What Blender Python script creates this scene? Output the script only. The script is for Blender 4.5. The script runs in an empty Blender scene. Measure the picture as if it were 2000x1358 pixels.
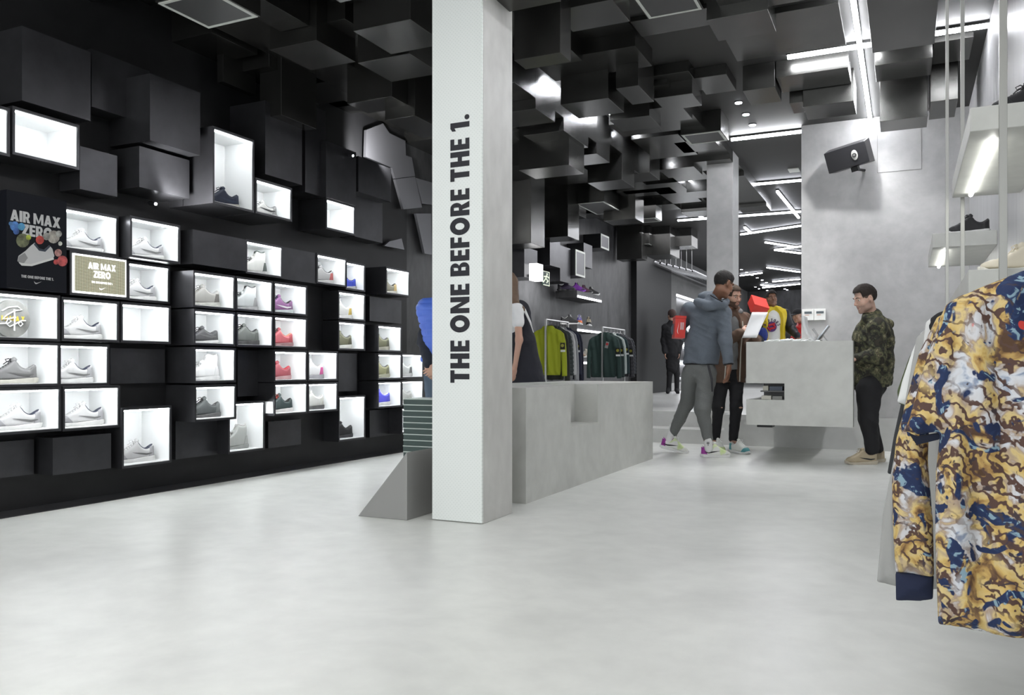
import bpy, bmesh, math, random
import numpy as np
import openvdb
from mathutils import Vector, Matrix, noise
random.seed(7)
SC = bpy.context.scene
COL = SC.collection
# ---------------------------------------------------------------- camera
FPX, CXP, HYP, EYE, YAW = 1630.0, 1000.0, 720.0, 0.9, math.radians(25.26)
SN, CS = math.sin(YAW), math.cos(YAW)
cd = bpy.data.cameras.new('camera'); cam = bpy.data.objects.new('camera', cd); COL.objects.link(cam)
cam.location = (0, 0, EYE); cam.rotation_euler = (math.pi/2, 0, YAW)
cd.sensor_width = 36; cd.lens = FPX/2000*36; cd.shift_y = 0.0205; cd.clip_start = 0.05; cd.clip_end = 200
SC.camera = cam
# ---------------------------------------------------------------- world and exposure
w = bpy.data.worlds.new('world'); SC.world = w; w.use_nodes = True
w.node_tree.nodes['Background'].inputs[0].default_value = (0.93, 0.97, 1.0, 1)
w.node_tree.nodes['Background'].inputs[1].default_value = 0.9
SC.view_settings.view_transform = 'Standard'; SC.view_settings.look = 'None'
SC.view_settings.exposure = 0.42; SC.view_settings.gamma = 1.0; SC.view_settings.use_curve_mapping = False

def area(name, loc, size, power, rot=(0, 0, 0), col=(1, 1, 1), sy=None):
    d = bpy.data.lights.new(name, 'AREA'); d.energy = power; d.color = col
    d.shape = 'RECTANGLE'; d.size = size; d.size_y = sy or size
    o = bpy.data.objects.new(name, d); COL.objects.link(o); o.location = loc; o.rotation_euler = rot
    return o
# shop-front daylight behind the camera, and an added, unseen fill light over the front room
area('storefront_daylight', (-2.2, -2.6, 2.0), 5.0, 92, (math.radians(84), 0, 0), (0.95, 0.98, 1.0), 3.0)
area('front_room_fill', (-2.0, 1.2, 3.6), 4.2, 82, (0, 0, 0), (1, 1, 0.98), 3.0)
area('back_room_lights', (-2.9, 18.0, 3.5), 3.4, 150, (0, 0, 0), (0.97, 0.97, 1.0), 11.0)
def spot(name, loc, to, power, ang=70, blend=.5, size=.03):
    d = bpy.data.lights.new(name, 'SPOT'); d.energy = power; d.spot_size = math.radians(ang); d.spot_blend = blend
    d.shadow_soft_size = size
    o = bpy.data.objects.new(name, d); COL.objects.link(o); o.location = loc
    o.rotation_euler = (Vector(to)-Vector(loc)).to_track_quat('-Z', 'Y').to_euler()
for i, yy in enumerate((8.78, 9.22, 9.65)):
    spot('downlight_beam', (-1.56, yy, 3.6), (-1.45, yy, 0), 55, 85)
spot('wall_spot_beam', (-0.45, 9.05, 3.55), (-0.5, 9.95, 2.2), 42, 95, .7, .04)
spot('shelf_spot_beam', (-3.3, 11.6, 3.3), (-5.1, 12.2, 2.0), 60, 80)

# ---------------------------------------------------------------- helpers
def ray(u, v):
    a = (u-CXP)/FPX; b = (HYP-v)/FPX
    return Vector((a*CS-SN, a*SN+CS, b))
def P(u, v, f):      # the place that many metres ahead of the photographer
    return Vector((0, 0, EYE))+ray(u, v)*f
def YX(u, X):        # how far down the shop a spot on a wall X metres to the side is
    d = ray(u, 0); return d[1]*X/d[0]
def ZX(u, v, X):
    d = ray(u, v); return EYE+d[2]*X/d[0]
def XY(u, Y):
    d = ray(u, 0); return d[0]*Y/d[1]
def ZY(u, v, Y):
    d = ray(u, v); return EYE+d[2]*Y/d[1]

MATS = {}
def principled(name):
    m = bpy.data.materials.new(name); m.use_nodes = True
    return m, m.node_tree.nodes['Principled BSDF'], m.node_tree
def mat(name, c=(.5, .5, .5), rough=.5, metal=0, emit=0, bump=0, bscale=200, spec=.5, var=0, vscale=3, ecol=None, stretch=None, sheen=0):
    if name in MATS: return MATS[name]
    m, b, t = principled(name)
    b.inputs['Base Color'].default_value = (*c, 1); b.inputs['Roughness'].default_value = rough
    b.inputs['Metallic'].default_value = metal; b.inputs['Specular IOR Level'].default_value = spec
    if sheen:
        b.inputs['Sheen Weight'].default_value = sheen
    if emit:
        b.inputs['Emission Color'].default_value = (*(ecol or c), 1); b.inputs['Emission Strength'].default_value = emit
    tc = t.nodes.new('ShaderNodeTexCoord')
    def co(sc):
        mp = t.nodes.new('ShaderNodeMapping'); t.links.new(tc.outputs['Object'], mp.inputs[0])
        mp.inputs['Scale'].default_value = sc if stretch is None else tuple(a*sc[0] for a in stretch)
        return mp.outputs[0]
    if var:
        n = t.nodes.new('ShaderNodeTexNoise'); n.inputs['Scale'].default_value = vscale; n.inputs['Detail'].default_value = 6
        n.inputs['Roughness'].default_value = .6
        t.links.new(co((1, 1, 1)), n.inputs['Vector'])
        r = t.nodes.new('ShaderNodeValToRGB'); r.color_ramp.elements[0].position = .3; r.color_ramp.elements[1].position = .7
        r.color_ramp.elements[0].color = (*[max(0, x*(1-var)) for x in c], 1)
        r.color_ramp.elements[1].color = (*[min(1, x*(1+var)) for x in c], 1)
        t.links.new(n.outputs['Fac'], r.inputs[0]); t.links.new(r.outputs[0], b.inputs['Base Color'])
    if bump:
        n = t.nodes.new('ShaderNodeTexNoise'); n.inputs['Scale'].default_value = bscale; n.inputs['Detail'].default_value = 4
        t.links.new(co((1, 1, 1)), n.inputs['Vector'])
        bp = t.nodes.new('ShaderNodeBump'); bp.inputs['Strength'].default_value = bump; bp.inputs['Distance'].default_value = .004
        t.links.new(n.outputs['Fac'], bp.inputs['Height']); t.links.new(bp.outputs[0], b.inputs['Normal'])
    MATS[name] = m
    return m

def ramp_mat(name, stops, scale=8, detail=4, rough=.8, warp=0, kind='noise', interp='CONSTANT', stretch=(1, 1, 1), bump=0):
    m, b, t = principled(name); b.inputs['Roughness'].default_value = rough
    tc = t.nodes.new('ShaderNodeTexCoord'); mp = t.nodes.new('ShaderNodeMapping'); mp.inputs['Scale'].default_value = stretch
    t.links.new(tc.outputs['Object'], mp.inputs[0])
    n = t.nodes.new('ShaderNodeTexNoise'); n.inputs['Scale'].default_value = scale; n.inputs['Detail'].default_value = detail
    n.inputs['Distortion'].default_value = warp
    t.links.new(mp.outputs[0], n.inputs['Vector'])
    r = t.nodes.new('ShaderNodeValToRGB'); r.color_ramp.interpolation = interp
    e = r.color_ramp.elements
    while len(e) < len(stops): e.new(.5)
    for k, (p, c) in enumerate(stops): e[k].position = p; e[k].color = (*c, 1)
    t.links.new(n.outputs['Fac'], r.inputs[0]); t.links.new(r.outputs[0], b.inputs['Base Color'])
    MATS[name] = m
    return m

BLACK = mat('black_satin_metal', (.055, .055, .06), .3, .6, spec=.5, var=.2, vscale=4, bump=.03, bscale=300)
BLACKC = mat('black_ceiling_metal', (.08, .08, .076), .26, .85, spec=.5, var=.15, vscale=3, bump=.02, bscale=300)
BLACKP = mat('black_panel', (.011, .011, .012), .5, spec=.4, var=.2, vscale=5)
WHITEIN = mat('white_laminate', (.86, .87, .87), .5)
LED = mat('led_strip_light', (1, 1, 1), .4, emit=12, ecol=(.93, .95, 1))
LEDF = mat('led_front_tube', (1, 1, 1), .4, emit=52, ecol=(.95, .96, 1))
LEDB = mat('led_back_tube', (1, 1, 1), .4, emit=16, ecol=(.9, .92, 1))
LEDC = mat('led_cove_light', (1, 1, 1), .4, emit=100, ecol=(.90, .92, 1))
LEDW = mat('led_warm_strip', (1, 1, 1), .4, emit=10, ecol=(1, 1, .95))
STEEL = mat('brushed_steel', (.55, .55, .55), .32, 1.0)
CHROME = mat('polished_steel', (.75, .75, .76), .12, 1.0)
FRAMEW = mat('pale_frame_paint', (.6, .62, .58), .5)
def concrete(name, c, var=.16, rough=.45, s=1.6, stretch=(1, 1, 1), bump=.05, spec=.5):
    m, b, t = principled(name); b.inputs['Roughness'].default_value = rough; b.inputs['Specular IOR Level'].default_value = spec
    tc = t.nodes.new('ShaderNodeTexCoord'); mp = t.nodes.new('ShaderNodeMapping'); mp.inputs['Scale'].default_value = stretch
    t.links.new(tc.outputs['Object'], mp.inputs[0])
    n1 = t.nodes.new('ShaderNodeTexNoise'); n1.inputs['Scale'].default_value = s; n1.inputs['Detail'].default_value = 9
    n1.inputs['Roughness'].default_value = .62; n1.inputs['Distortion'].default_value = .8
    n2 = t.nodes.new('ShaderNodeTexNoise'); n2.inputs['Scale'].default_value = s*7; n2.inputs['Detail'].default_value = 5
    for n in (n1, n2): t.links.new(mp.outputs[0], n.inputs['Vector'])
    mx = t.nodes.new('ShaderNodeMix'); mx.data_type = 'FLOAT'; mx.inputs[0].default_value = .3
    t.links.new(n1.outputs['Fac'], mx.inputs[2]); t.links.new(n2.outputs['Fac'], mx.inputs[3])
    r = t.nodes.new('ShaderNodeValToRGB'); r.color_ramp.elements[0].position = .36; r.color_ramp.elements[1].position = .64
    r.color_ramp.elements[0].color = (*[x*(1-var) for x in c], 1); r.color_ramp.elements[1].color = (*[min(1, x*(1+var)) for x in c], 1)
    t.links.new(mx.outputs[0], r.inputs[0]); t.links.new(r.outputs[0], b.inputs['Base Color'])
    bp = t.nodes.new('ShaderNodeBump'); bp.inputs['Strength'].default_value = bump; bp.inputs['Distance'].default_value = .01
    t.links.new(mx.outputs[0], bp.inputs['Height']); t.links.new(bp.outputs[0], b.inputs['Normal'])
    rr = t.nodes.new('ShaderNodeMapRange'); rr.inputs['To Min'].default_value = rough*.8; rr.inputs['To Max'].default_value = rough*1.25
    t.links.new(n1.outputs['Fac'], rr.inputs['Value']); t.links.new(rr.outputs[0], b.inputs['Roughness'])
    MATS[name] = m
    return m
FLOORM = concrete('polished_microcement_floor', (.68, .69, .66), .10, .34, 1.1, bump=.02, spec=.4)
GREYC = concrete('grey_microcement', (.42, .42, .418), .16, .5, 1.3)
BLOCKC = concrete('pale_grey_microcement', (.53, .535, .505), .12, .45, 1.2)
COLC = concrete('column_microcement', (.56, .555, .53), .14, .45, 1.6, (1, 1, .5))
DARKC = concrete('dark_microcement', (.042, .042, .044), .75, .42, 1.6, (1, 1, .45), .12)
STREAK = concrete('brushed_light_cement', (.5, .5, .51), .18, .35, 5, (1, 2.5, .15), .1)
CEILM = mat('ceiling_dark_paint', (.026, .026, .025), .6, var=.1, vscale=3)
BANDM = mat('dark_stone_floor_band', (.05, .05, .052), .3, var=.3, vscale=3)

def link(name, me, m=None, parent=None):
    o = bpy.data.objects.new(name, me); COL.objects.link(o)
    if m is not None:
        for x in (m if isinstance(m, (list, tuple)) else [m]): me.materials.append(x)
    if parent is not None: o.parent = parent
    return o
def tag(o, label=None, cat=None, group=None, kind=None):
    if label: o['label'] = label
    if cat: o['category'] = cat
    if group: o['group'] = group
    if kind: o['kind'] = kind
    return o
def empty(name, loc=(0, 0, 0), rz=0, label=None, cat=None, group=None):
    o = bpy.data.objects.new(name, None); COL.objects.link(o); o.location = loc; o.rotation_euler = (0, 0, rz)
    o.empty_display_size = .05
    return tag(o, label, cat, group)
class MB:
    def __init__(s): s.b = bmesh.new()
    def box(s, x0, x1, y0, y1, z0, z1, M=None):
        c = [(x, y, z) for z in (z0, z1) for y in (y0, y1) for x in (x0, x1)]
        v = [s.b.verts.new(M @ Vector(p) if M else p) for p in c]
        for f in ((0, 2, 3, 1), (4, 5, 7, 6), (0, 1, 5, 4), (1, 3, 7, 5), (3, 2, 6, 7), (2, 0, 4, 6)):
            s.b.faces.new([v[i] for i in f])
        return s
    def quad(s, *p):
        s.b.faces.new([s.b.verts.new(q) for q in p]); return s
    def prism(s, poly, ax, a0, a1):
        """polygon in the plane across axis ax, extruded from a0 to a1"""
        def mk(p, a):
            q = list(p); q.insert(ax, a); return q
        A = [s.b.verts.new(mk(p, a0)) for p in poly]; B = [s.b.verts.new(mk(p, a1)) for p in poly]
        s.b.faces.new(A); s.b.faces.new(B[::-1]); n = len(A)
        for i in range(n): s.b.faces.new([A[i], B[i], B[(i+1) % n], A[(i+1) % n]][::-1])
        return s
    def tube(s, pts, r, n=10, cap=True):
        pts = [Vector(p) for p in pts]; rings = []
        rs = r if isinstance(r, (list, tuple)) else [r]*len(pts)
        up = None
        for i, p in enumerate(pts):
            d = (pts[min(i+1, len(pts)-1)]-pts[max(i-1, 0)]).normalized()
            if up is None:
                up = d.orthogonal().normalized()
            else:
                up = (up-d*up.dot(d)); up = up.normalized() if up.length > 1e-6 else d.orthogonal().normalized()
            q = d.cross(up)
            rings.append([s.b.verts.new(p+(up*math.cos(2*math.pi*k/n)+q*math.sin(2*math.pi*k/n))*rs[i]) for k in range(n)])
        for a, b in zip(rings, rings[1:]):
            for k in range(n): s.b.faces.new([a[k], a[(k+1) % n], b[(k+1) % n], b[k]])
        if cap: s.b.faces.new(rings[0][::-1]); s.b.faces.new(rings[-1])
        return s
    def ball(s, c, r, sc=(1, 1, 1), n=12):
        M = Matrix.Translation(c) @ Matrix.Diagonal((*[r*x for x in sc], 1))
        bmesh.ops.create_uvsphere(s.b, u_segments=n*2, v_segments=n, radius=1, matrix=M); return s
    def build(s, name, m, parent=None, bevel=0, smooth=False):
        bmesh.ops.recalc_face_normals(s.b, faces=s.b.faces[:])
        me = bpy.data.meshes.new(name); s.b.to_mesh(me); s.b.free()
        if smooth:
            me.polygons.foreach_set('use_smooth', [True]*len(me.polygons))
        o = link(name, me, m, parent)
        if bevel:
            bv = o.modifiers.new('bevel', 'BEVEL'); bv.width = bevel; bv.segments = 2; bv.limit_method = 'ANGLE'
        return o

# ---- lettering: heavy grotesque capitals made of filled strokes
def glyph(ch):
    """list of polygons (outer, holes...) in a cell 1 high; returns (width, [polys])"""
    t = .27
    def R(x0, y0, x1, y1): return [(x0, y0), (x1, y0), (x1, y1), (x0, y1)]
    def ring(cx, cy, a, b, ta, tb, n=28, a0=0, a1=2*math.pi):
        o = []
        for k in range(n):
            u0 = a0+(a1-a0)*k/n; u1 = a0+(a1-a0)*(k+1)/n
            o.append([(cx+a*math.cos(u0), cy+b*math.sin(u0)), (cx+a*math.cos(u1), cy+b*math.sin(u1)),
                      (cx+(a-ta)*math.cos(u1), cy+(b-tb)*math.sin(u1)), (cx+(a-ta)*math.cos(u0), cy+(b-tb)*math.sin(u0))])
        return o
    G = {
     'T': (.62, [R(.175, 0, .445, .78), R(0, .78, .62, 1)]),
     'H': (.74, [R(0, 0, t, 1), R(.47, 0, .74, 1), R(t, .39, .47, .61)]),
     'E': (.55, [R(0, 0, t, 1), R(t, .79, .55, 1), R(t, .4, .52, .6), R(t, 0, .55, .21)]),
     'F': (.54, [R(0, 0, t, 1), R(t, .79, .54, 1), R(t, .4, .51, .6)]),
     'N': (.8, [R(0, 0, .25, 1), R(.55, 0, .8, 1), [(.25, 1), (.25, .6), (.55, 0), (.55, .4)]]),
     'I': (.27, [R(0, 0, t, 1)]),
     'Z': (.62, [R(0, .79, .62, 1), R(0, 0, .62, .21), [(0, .21), (.3, .21), (.62, .79), (.32, .79)]]),
     'A': (.8, [[(0, 0), (.27, 0), (.5, 1), (.27, 1)], [(.8, 0), (.53, 0), (.3, 1), (.53, 1)], R(.2, .17, .6, .37)]),
     'M': (.98, [R(0, 0, .24, 1), R(.74, 0, .98, 1), [(.24, 1), (.24, .55), (.42, .1), (.5, .3)], [(.74, 1), (.74, .55), (.56, .1), (.48, .3)], R(.42, .1, .56, .3)]),
     'X': (.8, [[(0, 0), (.29, 0), (.8, 1), (.51, 1)], [(.8, 0), (.51, 0), (0, 1), (.29, 1)]]),
     '1': (.42, [R(.15, 0, .42, 1), [(.15, 1), (0, .9), (0, .7), (.15, .78)]]),
     '.': (.26, [[(.13+.13*math.cos(k*math.pi/6), .13+.13*math.sin(k*math.pi/6)) for k in range(12)]]),
     'O': (.86, ring(.43, .5, .43, .52, .26, .28)),
     'B': (.66, [R(0, 0, t, 1), R(t, .81, .4, 1), R(t, .42, .42, .59), R(t, 0, .42, .2)] + ring(.38, .75, .26, .25, .22, .1, 12, -math.pi/2, math.pi/2)+ring(.4, .28, .27, .28, .23, .11, 12, -math.pi/2, math.pi/2)),
     'R': (.68, [R(0, 0, t, 1), R(t, .81, .4, 1), R(t, .36, .42, .55), [(.3, .4), (.5, .45), (.7, 0), (.4, 0)]]+ring(.38, .68, .27, .32, .23, .13, 12, -math.pi/2, math.pi/2)),
     'P': (.64, [R(0, 0, t, 1), R(t, .81, .4, 1), R(t, .3, .4, .5)]+ring(.38, .65, .26, .35, .22, .15, 12, -math.pi/2, math.pi/2)),
     'S': (.6, ring(.3, .73, .3, .28, .2, .16, 14, math.pi*.1, math.pi*1.5)+ring(.3, .28, .3, .29, .2, .16, 14, -math.pi*.9, math.pi*.5)),
    }
    return G.get(ch)
def lettering(text, place, size, gap=.12, space=.3, width=1.0):
    """place(x, y) -> world; returns bmesh builder with flat-faced strokes given a little thickness by the caller"""
    mb = MB(); x = 0
    for ch in text:
        if ch == ' ': x += space; continue
        g = glyph(ch)
        wd, polys = g
        for k, po in enumerate(polys):
            v = [mb.b.verts.new(place((x+p[0])*size*width, p[1]*size, .00015*(k % 5))) for p in po]
            mb.b.faces.new(v)
        x += wd+gap
    return mb, x*size*width
def swoosh_pts():
    up = [(0, .32), (.05, .18), (.14, .05), (.26, 0), (.42, .06), (1, .38)]
    dn = [(.5, .19), (.34, .15), (.22, .15), (.13, .2), (.06, .27)]
    return up+dn

# ================================================================ THE SHELL
X0W, ZC = -5.12, 3.65
def struct(o): o['kind'] = 'structure'; return o
STEPX = -1.93
mb = MB()
mb.box(-5.6, .9, -3.2, 9.94, -.1, 0)
struct(mb.build('floor', FLOORM))
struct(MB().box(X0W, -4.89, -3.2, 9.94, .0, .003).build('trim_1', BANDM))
struct(MB().box(-5.6, STEPX, 9.94, 10.37, -.1, .17).box(-5.6, STEPX, 10.37, 31, -.1, .36).box(STEPX, .9, 9.94, 31, -.1, .36).build('floor_raised', concrete('raised_floor_microcement', (.50, .505, .49), .1, .34, 1.0)))
struct(MB().box(-5.6, .9, -3.2, 31, ZC, ZC+.1).build('ceiling', CEILM))
struct(MB().box(-6.2, .9, 30.6, 31, .36, ZC).build('wall_far', DARKC))
# grey wall with the till counter: one thick wall running from the opening to the right-hand wall
struct(MB().box(-1.07, .9, 9.95, 10.25, .36, ZC).box(-1.07, .9, 9.945, 10.25, 0, .36).build('wall_back', GREYC))
struct(MB().box(.6, .9, 3.0, 9.95, 0, ZC).build('wall_right', STREAK))
struct(MB().box(.8, .9, -3.2, 3.0, 0, ZC).build('wall_right_front', GREYC))

# ---------------------------------------------------------------- display cubbies in the left wall
# (key, front X, left px, right px, top px, bottom px)
CUB = dict(
 A0=(-4.85, -40, 14.5, 200, 287), A1=(-4.85, 29.5, 151, 213, 297),
 B1=(-4.96, 128, 228, 407.6, 482.7), B2=(-4.88, 258, 349, 426, 498), LB=(-4.94, 145, 249, 494, 571), B3=(-5.0, 253, 329, 514, 583),
 C0=(-4.94, -20, 113, 571, 658), C1=(-4.94, 125, 229.5, 585, 661), C2=(-4.94, 240, 330.5, 594, 665),
 D0=(-4.94, -20, 113.5, 671, 752), D1=(-5.0, 119, 210, 675, 750), E0=(-4.94, -20, 115.5, 763.5, 847), E1=(-4.94, 127, 231, 760, 838),
 F1=(-4.92, 242, 332, 801, 911),
 M1=(-4.67, 419, 494, 251, 393), M2=(-4.67, 502, 568, 351.5, 413), M3=(-4.80, 639, 692, 390, 444),
 N1=(-4.86, 483, 550, 471.6, 530.5), N2=(-4.92, 621, 675, 498, 550), N3=(-4.92, 677.5, 711.5, 513, 562.5), N4=(-4.86, 756, 798.5, 524, 571),
 G11=(-4.82, 381, 457, 532.4, 596), G12=(-4.82, 464, 531, 543.6, 602.5), G13=(-4.82, 537.6, 598, 553.6, 609),
 G21=(-4.82, 382, 457, 607.5, 670), G22=(-4.82, 465, 531.5, 614, 673), G23=(-4.82, 538, 598, 620, 676),
 G31=(-4.82, 382.5, 458, 682, 744.4), G33=(-4.82, 538, 598, 687, 743), G34=(-4.82, 604, 658, 688.5, 741.5),
 G41=(-4.82, 383.6, 458.6, 756.8, 820.4), G43=(-4.82, 538.5, 598.6, 752, 809), G44=(-4.82, 604, 658, 751, 803.3),
 G52=(-4.91, 449, 515, 790, 883.4),
 S1=(-4.93, 663, 711.6, 570.7, 620.7), S2=(-4.93, 663, 711.6, 629.6, 680.5), S3=(-4.94, 663.6, 712, 777.4, 860),
 T1=(-4.87, 740, 783, 637, 684), T2=(-4.87, 740, 783, 693, 739), T3=(-4.90, 786.7, 825.6, 693, 737), T4=(-4.87, 740, 783, 748, 795),
 T5=(-4.90, 786.4, 825.6, 746, 790.6), T6=(-4.90, 786.4, 825.6, 799.5, 845))
BOX = {}
for k, (X, u0, u1, v0, v1) in CUB.items():
    BOX[k] = (X, YX(u0, X), YX(u1, X), ZX(u0, v1, X), ZX(u0, v0, X))
# wall skin with the openings left out, and a hollow behind it
FR = .016
holes = [(b[1]-FR, b[2]+FR, b[3]-FR, b[4]+FR) for b in BOX.values()]
Y1W = 16.6
ys = sorted(set([-3.2, Y1W]+[round(h[i], 4) for h in holes for i in (0, 1)]))
zs = sorted(set([0.0, ZC]+[round(h[i], 4) for h in holes for i in (2, 3)]))
zs = [z for z in zs]
mb = MB()
for a, b in zip(ys, ys[1:]):
    run = None
    for c, d in zip(zs, zs[1:]):
        ym, zm = (a+b)/2, (c+d)/2
        if any(h[0] < ym < h[1] and h[2] < zm < h[3] for h in holes):
            if run: mb.quad((X0W, a, run[0]), (X0W, b, run[0]), (X0W, b, run[1]), (X0W, a, run[1])); run = None
        else:
            run = (run[0], d) if run else (c, d)
    if run: mb.quad((X0W, a, run[0]), (X0W, b, run[0]), (X0W, b, run[1]), (X0W, a, run[1]))
bmesh.ops.remove_doubles(mb.b, verts=mb.b.verts[:], dist=1e-5)
# split: black display wall up to 8.6 m, dark cement beyond
mb.box(-5.6, -5.35, -3.2, 31, 0, ZC)
wl = struct(mb.build('wall_left', [BLACKP, DARKC]))
for p in wl.data.polygons:
    if p.center.y > 8.6: p.material_index = 1
struct(MB().box(-5.35, X0W, 19.4, 20.35, .36, ZC).box(-5.35, X0W, 23.8, 30.6, .36, ZC).box(-5.35, X0W, 20.35, 23.8, 2.75, ZC).box(-5.35, X0W, 20.35, 23.8, .36, .62).build('wall_left_far', concrete('mid_grey_plaster', (.14, .14, .14), .25, .5, 1.5)))
struct(MB().box(-5.35, -5.0, 16.6, 19.4, .36, ZC).build('trim_2', BLACKP))
struct(MB().box(X0W, -5.06, 8.0, 19.38, .36, .42).box(-5.12, -5.0, 19.42, 30.5, .37, .55).build('baseboard_left', GREYC))

CUBBY_DESC = {}
def cubby(k, label):
    X, y0, y1, z0, z1 = BOX[k]; D = .29; xb = X-D
    e = empty('display_cubby', (X, (y0+y1)/2, z0), 0, label, 'display cubby', 'lit display cubbies in the black wall')
    def loc(x0, x1, a, b, c, d): return (x0-X, x1-X, a-(y0+y1)/2, b-(y0+y1)/2, c-z0, d-z0)
    m = MB()
    t = FR
    xo = min(xb-.01, X0W-.005)
    m.box(*loc(xo, X, y0-t, y0, z0-t, z1+t)); m.box(*loc(xo, X, y1, y1+t, z0-t, z1+t))
    m.box(*loc(xo, X, y0, y1, z0-t, z0)); m.box(*loc(xo, X, y0, y1, z1, z1+t)); m.box(*loc(xb-.015, xb-.01, y0-t, y1+t, z0-t, z1+t))
    m.build('outer_frame', BLACK, e)
    m = MB(); s = .004; xf = X-.006
    m.box(*loc(xb, xf, y0, y0+s, z0, z1)); m.box(*loc(xb, xf, y1-s, y1, z0, z1)); m.box(*loc(xb, xf, y0+s, y1-s, z0, z0+s))
    m.box(*loc(xb, xf, y0+s, y1-s, z1-s, z1)); m.box(*loc(xb-.008, xb, y0, y1, z0, z1))
    m.build('white_lining', WHITEIN, e)
    MB().box(*loc(X-.03, X-.012, y0+s, y1-s, z1-s-.009, z1-s-.001)).build('light_strip', CLED, e)
    return e
CLED = mat('cubby_light_strip', (1, 1, 1), .4, emit=27, ecol=(.95, .98, 1))

# ================================================================ SOLIDS FROM DISTANCE FIELDS (used for shoes, clothing and bodies)
def V3(p): return np.array(p, np.float32)
class Field:
    def __init__(s, lo, hi, h):
        s.lo = V3(lo); s.h = h; s.n = np.ceil((V3(hi)-s.lo)/h).astype(int)+1
        s.a = np.full(tuple(s.n), .15, np.float32)
    def sl(s, lo, hi):
        i0 = np.clip(np.floor((V3(lo)-s.lo)/s.h).astype(int), 0, s.n); i1 = np.clip(np.ceil((V3(hi)-s.lo)/s.h).astype(int)+1, 0, s.n)
        if np.any(i1-i0 < 1): return None, None
        sl = tuple(slice(int(a), int(b)) for a, b in zip(i0, i1))
        g = np.meshgrid(*[s.lo[k]+s.h*np.arange(i0[k], i1[k], dtype=np.float32) for k in range(3)], indexing='ij', sparse=True)
        return sl, g
    def put(s, sl, d, k, sub=False):
        a = s.a[sl]
        if sub:
            s.a[sl] = np.maximum(a, -d) if k <= 0 else -smin(-a, d, k)
        else:
            s.a[sl] = np.minimum(a, d) if k <= 0 else smin(a, d, k)
    def cap(s, p0, p1, r0, r1=None, k=.02, ell=None, sub=False):
        """tapered capsule; ell=(axis, factor) squashes it along axis"""
        p0 = V3(p0); p1 = V3(p1); r1 = r0 if r1 is None else r1
        m = max(r0, r1)*(max(1, ell[1]) if ell else 1)+k+.02
        sl, g = s.sl(np.minimum(p0, p1)-m, np.maximum(p0, p1)+m)
        if sl is None: return s
        d = p1-p0; L2 = float(d@d)+1e-9
        q = [g[i]-p0[i] for i in range(3)]
        t = np.clip((q[0]*d[0]+q[1]*d[1]+q[2]*d[2])/L2, 0, 1)
        q = [q[i]-t*d[i] for i in range(3)]
        n2 = q[0]**2+q[1]**2+q[2]**2
        if ell:
            ax = V3(ell[0]); ax = ax/np.linalg.norm(ax); c = q[0]*ax[0]+q[1]*ax[1]+q[2]*ax[2]
            n2 = n2-c*c+(c/ell[1])**2
        f = np.sqrt(n2)-(r0+t*(r1-r0))
        if ell and ell[1] < 1: f = f*(ell[1]**.5)
        s.put(sl, f.astype(np.float32), k, sub); return s
    def ell(s, c, r, R=None, k=.015, sub=False):
        c = V3(c); m = max(r)+k+.02
        sl, g = s.sl(c-m, c+m)
        if sl is None: return s
        q = [g[i]-c[i] for i in range(3)]
        if R is not None: q = [q[0]*R[i][0]+q[1]*R[i][1]+q[2]*R[i][2] for i in range(3)]
        k0 = np.sqrt(sum((q[i]/r[i])**2 for i in range(3))); k1 = np.sqrt(sum((q[i]/r[i]**2)**2 for i in range(3)))+1e-6
        s.put(sl, (k0*(k0-1)/k1).astype(np.float32), k, sub); return s
    def clip(s, p, n):
        """remove everything on the side n points to, beyond p"""
        p = V3(p); n = V3(n); n = n/np.linalg.norm(n)
        sl, g = s.sl(s.lo, s.lo+s.h*(s.n))
        s.a[sl] = np.maximum(s.a[sl], (g[0]-p[0])*n[0]+(g[1]-p[1])*n[1]+(g[2]-p[2])*n[2]); return s
    def mesh(s, name, m, parent=None, iso=0.0, rel=None, wob=0, wsc=9, seed=0):
        s.a[0] = s.a[-1] = .15; s.a[:, 0] = s.a[:, -1] = .15; s.a[:, :, 0] = s.a[:, :, -1] = .15
        G = openvdb.FloatGrid(.15); G.copyFromArray(s.a); G.transform = openvdb.createLinearTransform(voxelSize=s.h)
        p, q = G.convertToQuads(isovalue=iso)
        p = p+s.lo
        if rel is not None: p = p-V3(rel)
        me = bpy.data.meshes.new(name)
        me.from_pydata(p.tolist(), [], q[:, ::1].tolist()); 
        if wob:
            me.update()
            nn = np.zeros(len(p)*3, np.float32); me.vertices.foreach_get('normal', nn); nn = nn.reshape(-1, 3)
            off = np.array([noise.noise(Vector((a*wsc+seed, b*wsc, c*wsc*.6))) + .5*noise.noise(Vector((a*wsc*2.3, b*wsc*2.3+seed, c*wsc*1.6))) + .35-1.1*abs(noise.noise(Vector((a*wsc*.9+c*wsc*.8, b*wsc*.9-seed, c*wsc*1.5+a*wsc*.5)))) for a, b, c in p])
            p = p+nn*(off*wob)[:, None]; me.vertices.foreach_set('co', p.astype(np.float32).ravel())
        me.polygons.foreach_set('use_smooth', [True]*len(me.polygons))
        me.update()
        return link(name, me, m, parent)
def smin(a, b, k):
    h = np.clip(.5+.5*(b-a)/k, 0, 1)
    return b*(1-h)+a*h-k*h*(1-h)
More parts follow.
